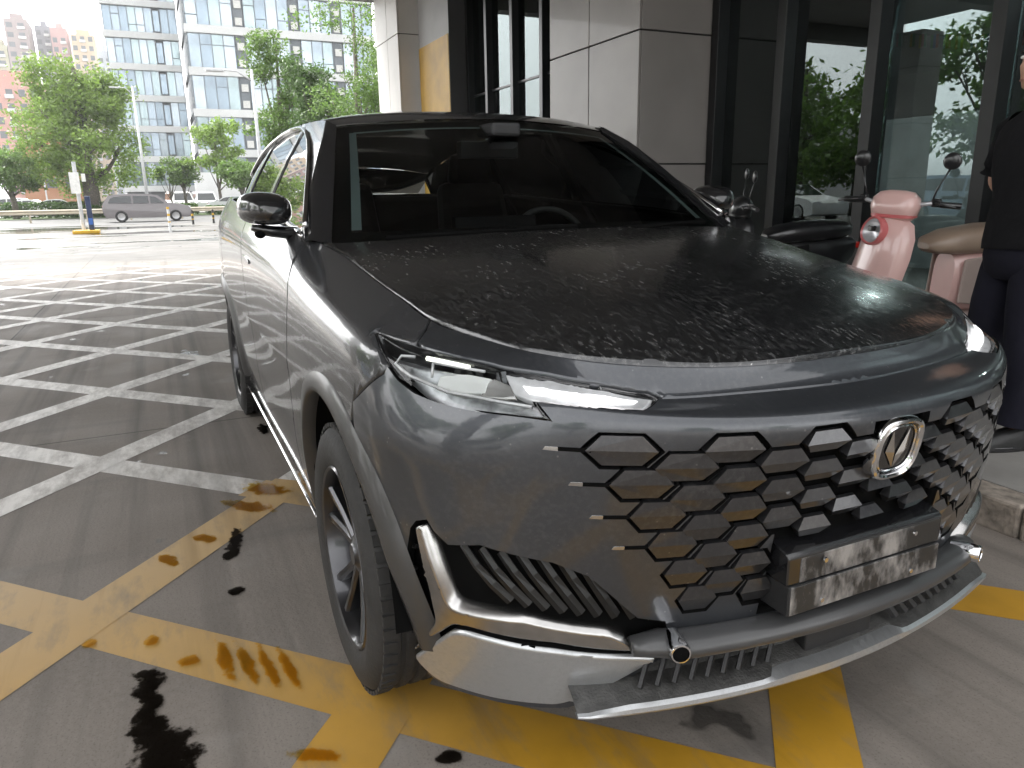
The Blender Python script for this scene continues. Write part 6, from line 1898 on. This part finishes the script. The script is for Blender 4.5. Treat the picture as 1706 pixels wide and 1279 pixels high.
for sg, kx, ax_ in ((1, .03, .02), (-1, .05, .075)):
    b.tube([(0, sg * .092, .86), (.005, sg * .098, .78), (kx * .7, sg * .106, .64), (kx, sg * .115, .50), (kx * .8 + ax_ * .2 - .01, sg * .118, .34), (ax_, sg * .12, .18), (ax_ + .006, sg * .12, .115)], [.095, .102, .090, .078, .080, .072, .076], 18, cap=False)
b.build('trousers', M['trousers'], PE, smooth=True)
for sx, sy in ((.02, .12), (.07, -.12)):
    b = MB(); rows = []
    for x_, hw, h in ((-.085, .028, .075), (-.07, .040, .10), (-.02, .044, .115), (.05, .046, .095), (.11, .050, .070), (.16, .048, .055), (.195, .034, .045), (.21, .012, .03)):
        rows.append([(sx + x_, sy + hw * math.copysign(abs(math.cos(t)) ** .7, math.cos(t)), max(.012, .012 + (h - .012) * max(0, math.sin(t)) ** .7)) for t in [math.pi * k / 12 for k in range(13)]])
    b.loft(rows); so = b.build('shoe', M['shoe'], PE, smooth=50)
    b = MB(); b.prism([(sx + q[0], sy + q[1]) for q in [(.10 * math.cos(t) * 1.55 + .062, .052 * math.sin(t)) for t in [2 * math.pi * k / 24 for k in range(24)]]], 0, .024, 'z'); b.build('sole', M['scoot_black'], so, bevel=.004)
    b = MB()
    for k in range(9):
        t = -.9 + 1.8 * k / 8
        b.tube([(sx + .165 - .05 * abs(t) ** 1.6, sy + .040 * t, .060 + .006 * (1 - abs(t))), (sx + .172 - .05 * abs(t) ** 1.6, sy + .042 * t, .054 + .006 * (1 - abs(t)))], .0022, 4)
    o = b.build('stitching', M['stitch'], so); o['kind'] = 'stuff'
def hand(wrist, dirn, side_, parent):
    """palm, four unequal bent fingers, a thumb leaving the side of the palm"""
    w_ = Vector(wrist); d = Vector(dirn).normalized(); s_ = d.cross(Vector((0, 0, 1))).normalized() * side_; n = s_.cross(d).normalized()
    v, e, r_ = [w_, w_ + d * .045, w_ + d * .085], [(0, 1), (1, 2)], [(.026, .018), (.036, .016), (.036, .014)]
    skinned('palm', v, e, r_, M['skin'], parent)
    for k, L_ in enumerate((.068, .078, .073, .055)):
        a = w_ + d * .080 + s_ * (.026 - .0175 * k)
        p1 = a + d * L_ * .45 - n * L_ * .12; p2 = p1 + d * L_ * .25 - n * L_ * .28; p3 = p2 - n * L_ * .25
        skinned('finger', [a - d * .02, a, p1, p2, p3], [(0, 1), (1, 2), (2, 3), (3, 4)], [.009, .009, .0085, .008, .0065], M['skin'], parent)
    a = w_ + d * .03 + s_ * .028
    skinned('thumb', [a - s_ * .012, a + s_ * .014 + d * .02, a + s_ * .022 + d * .05 - n * .01], [(0, 1), (1, 2)], [.011, .010, .008], M['skin'], parent)
hand((-.17, .05, .99), (-.1, -.8, -.35), -1, PE)
hand((-.17, -.08, 1.01), (-.3, .8, -.3), 1, PE)
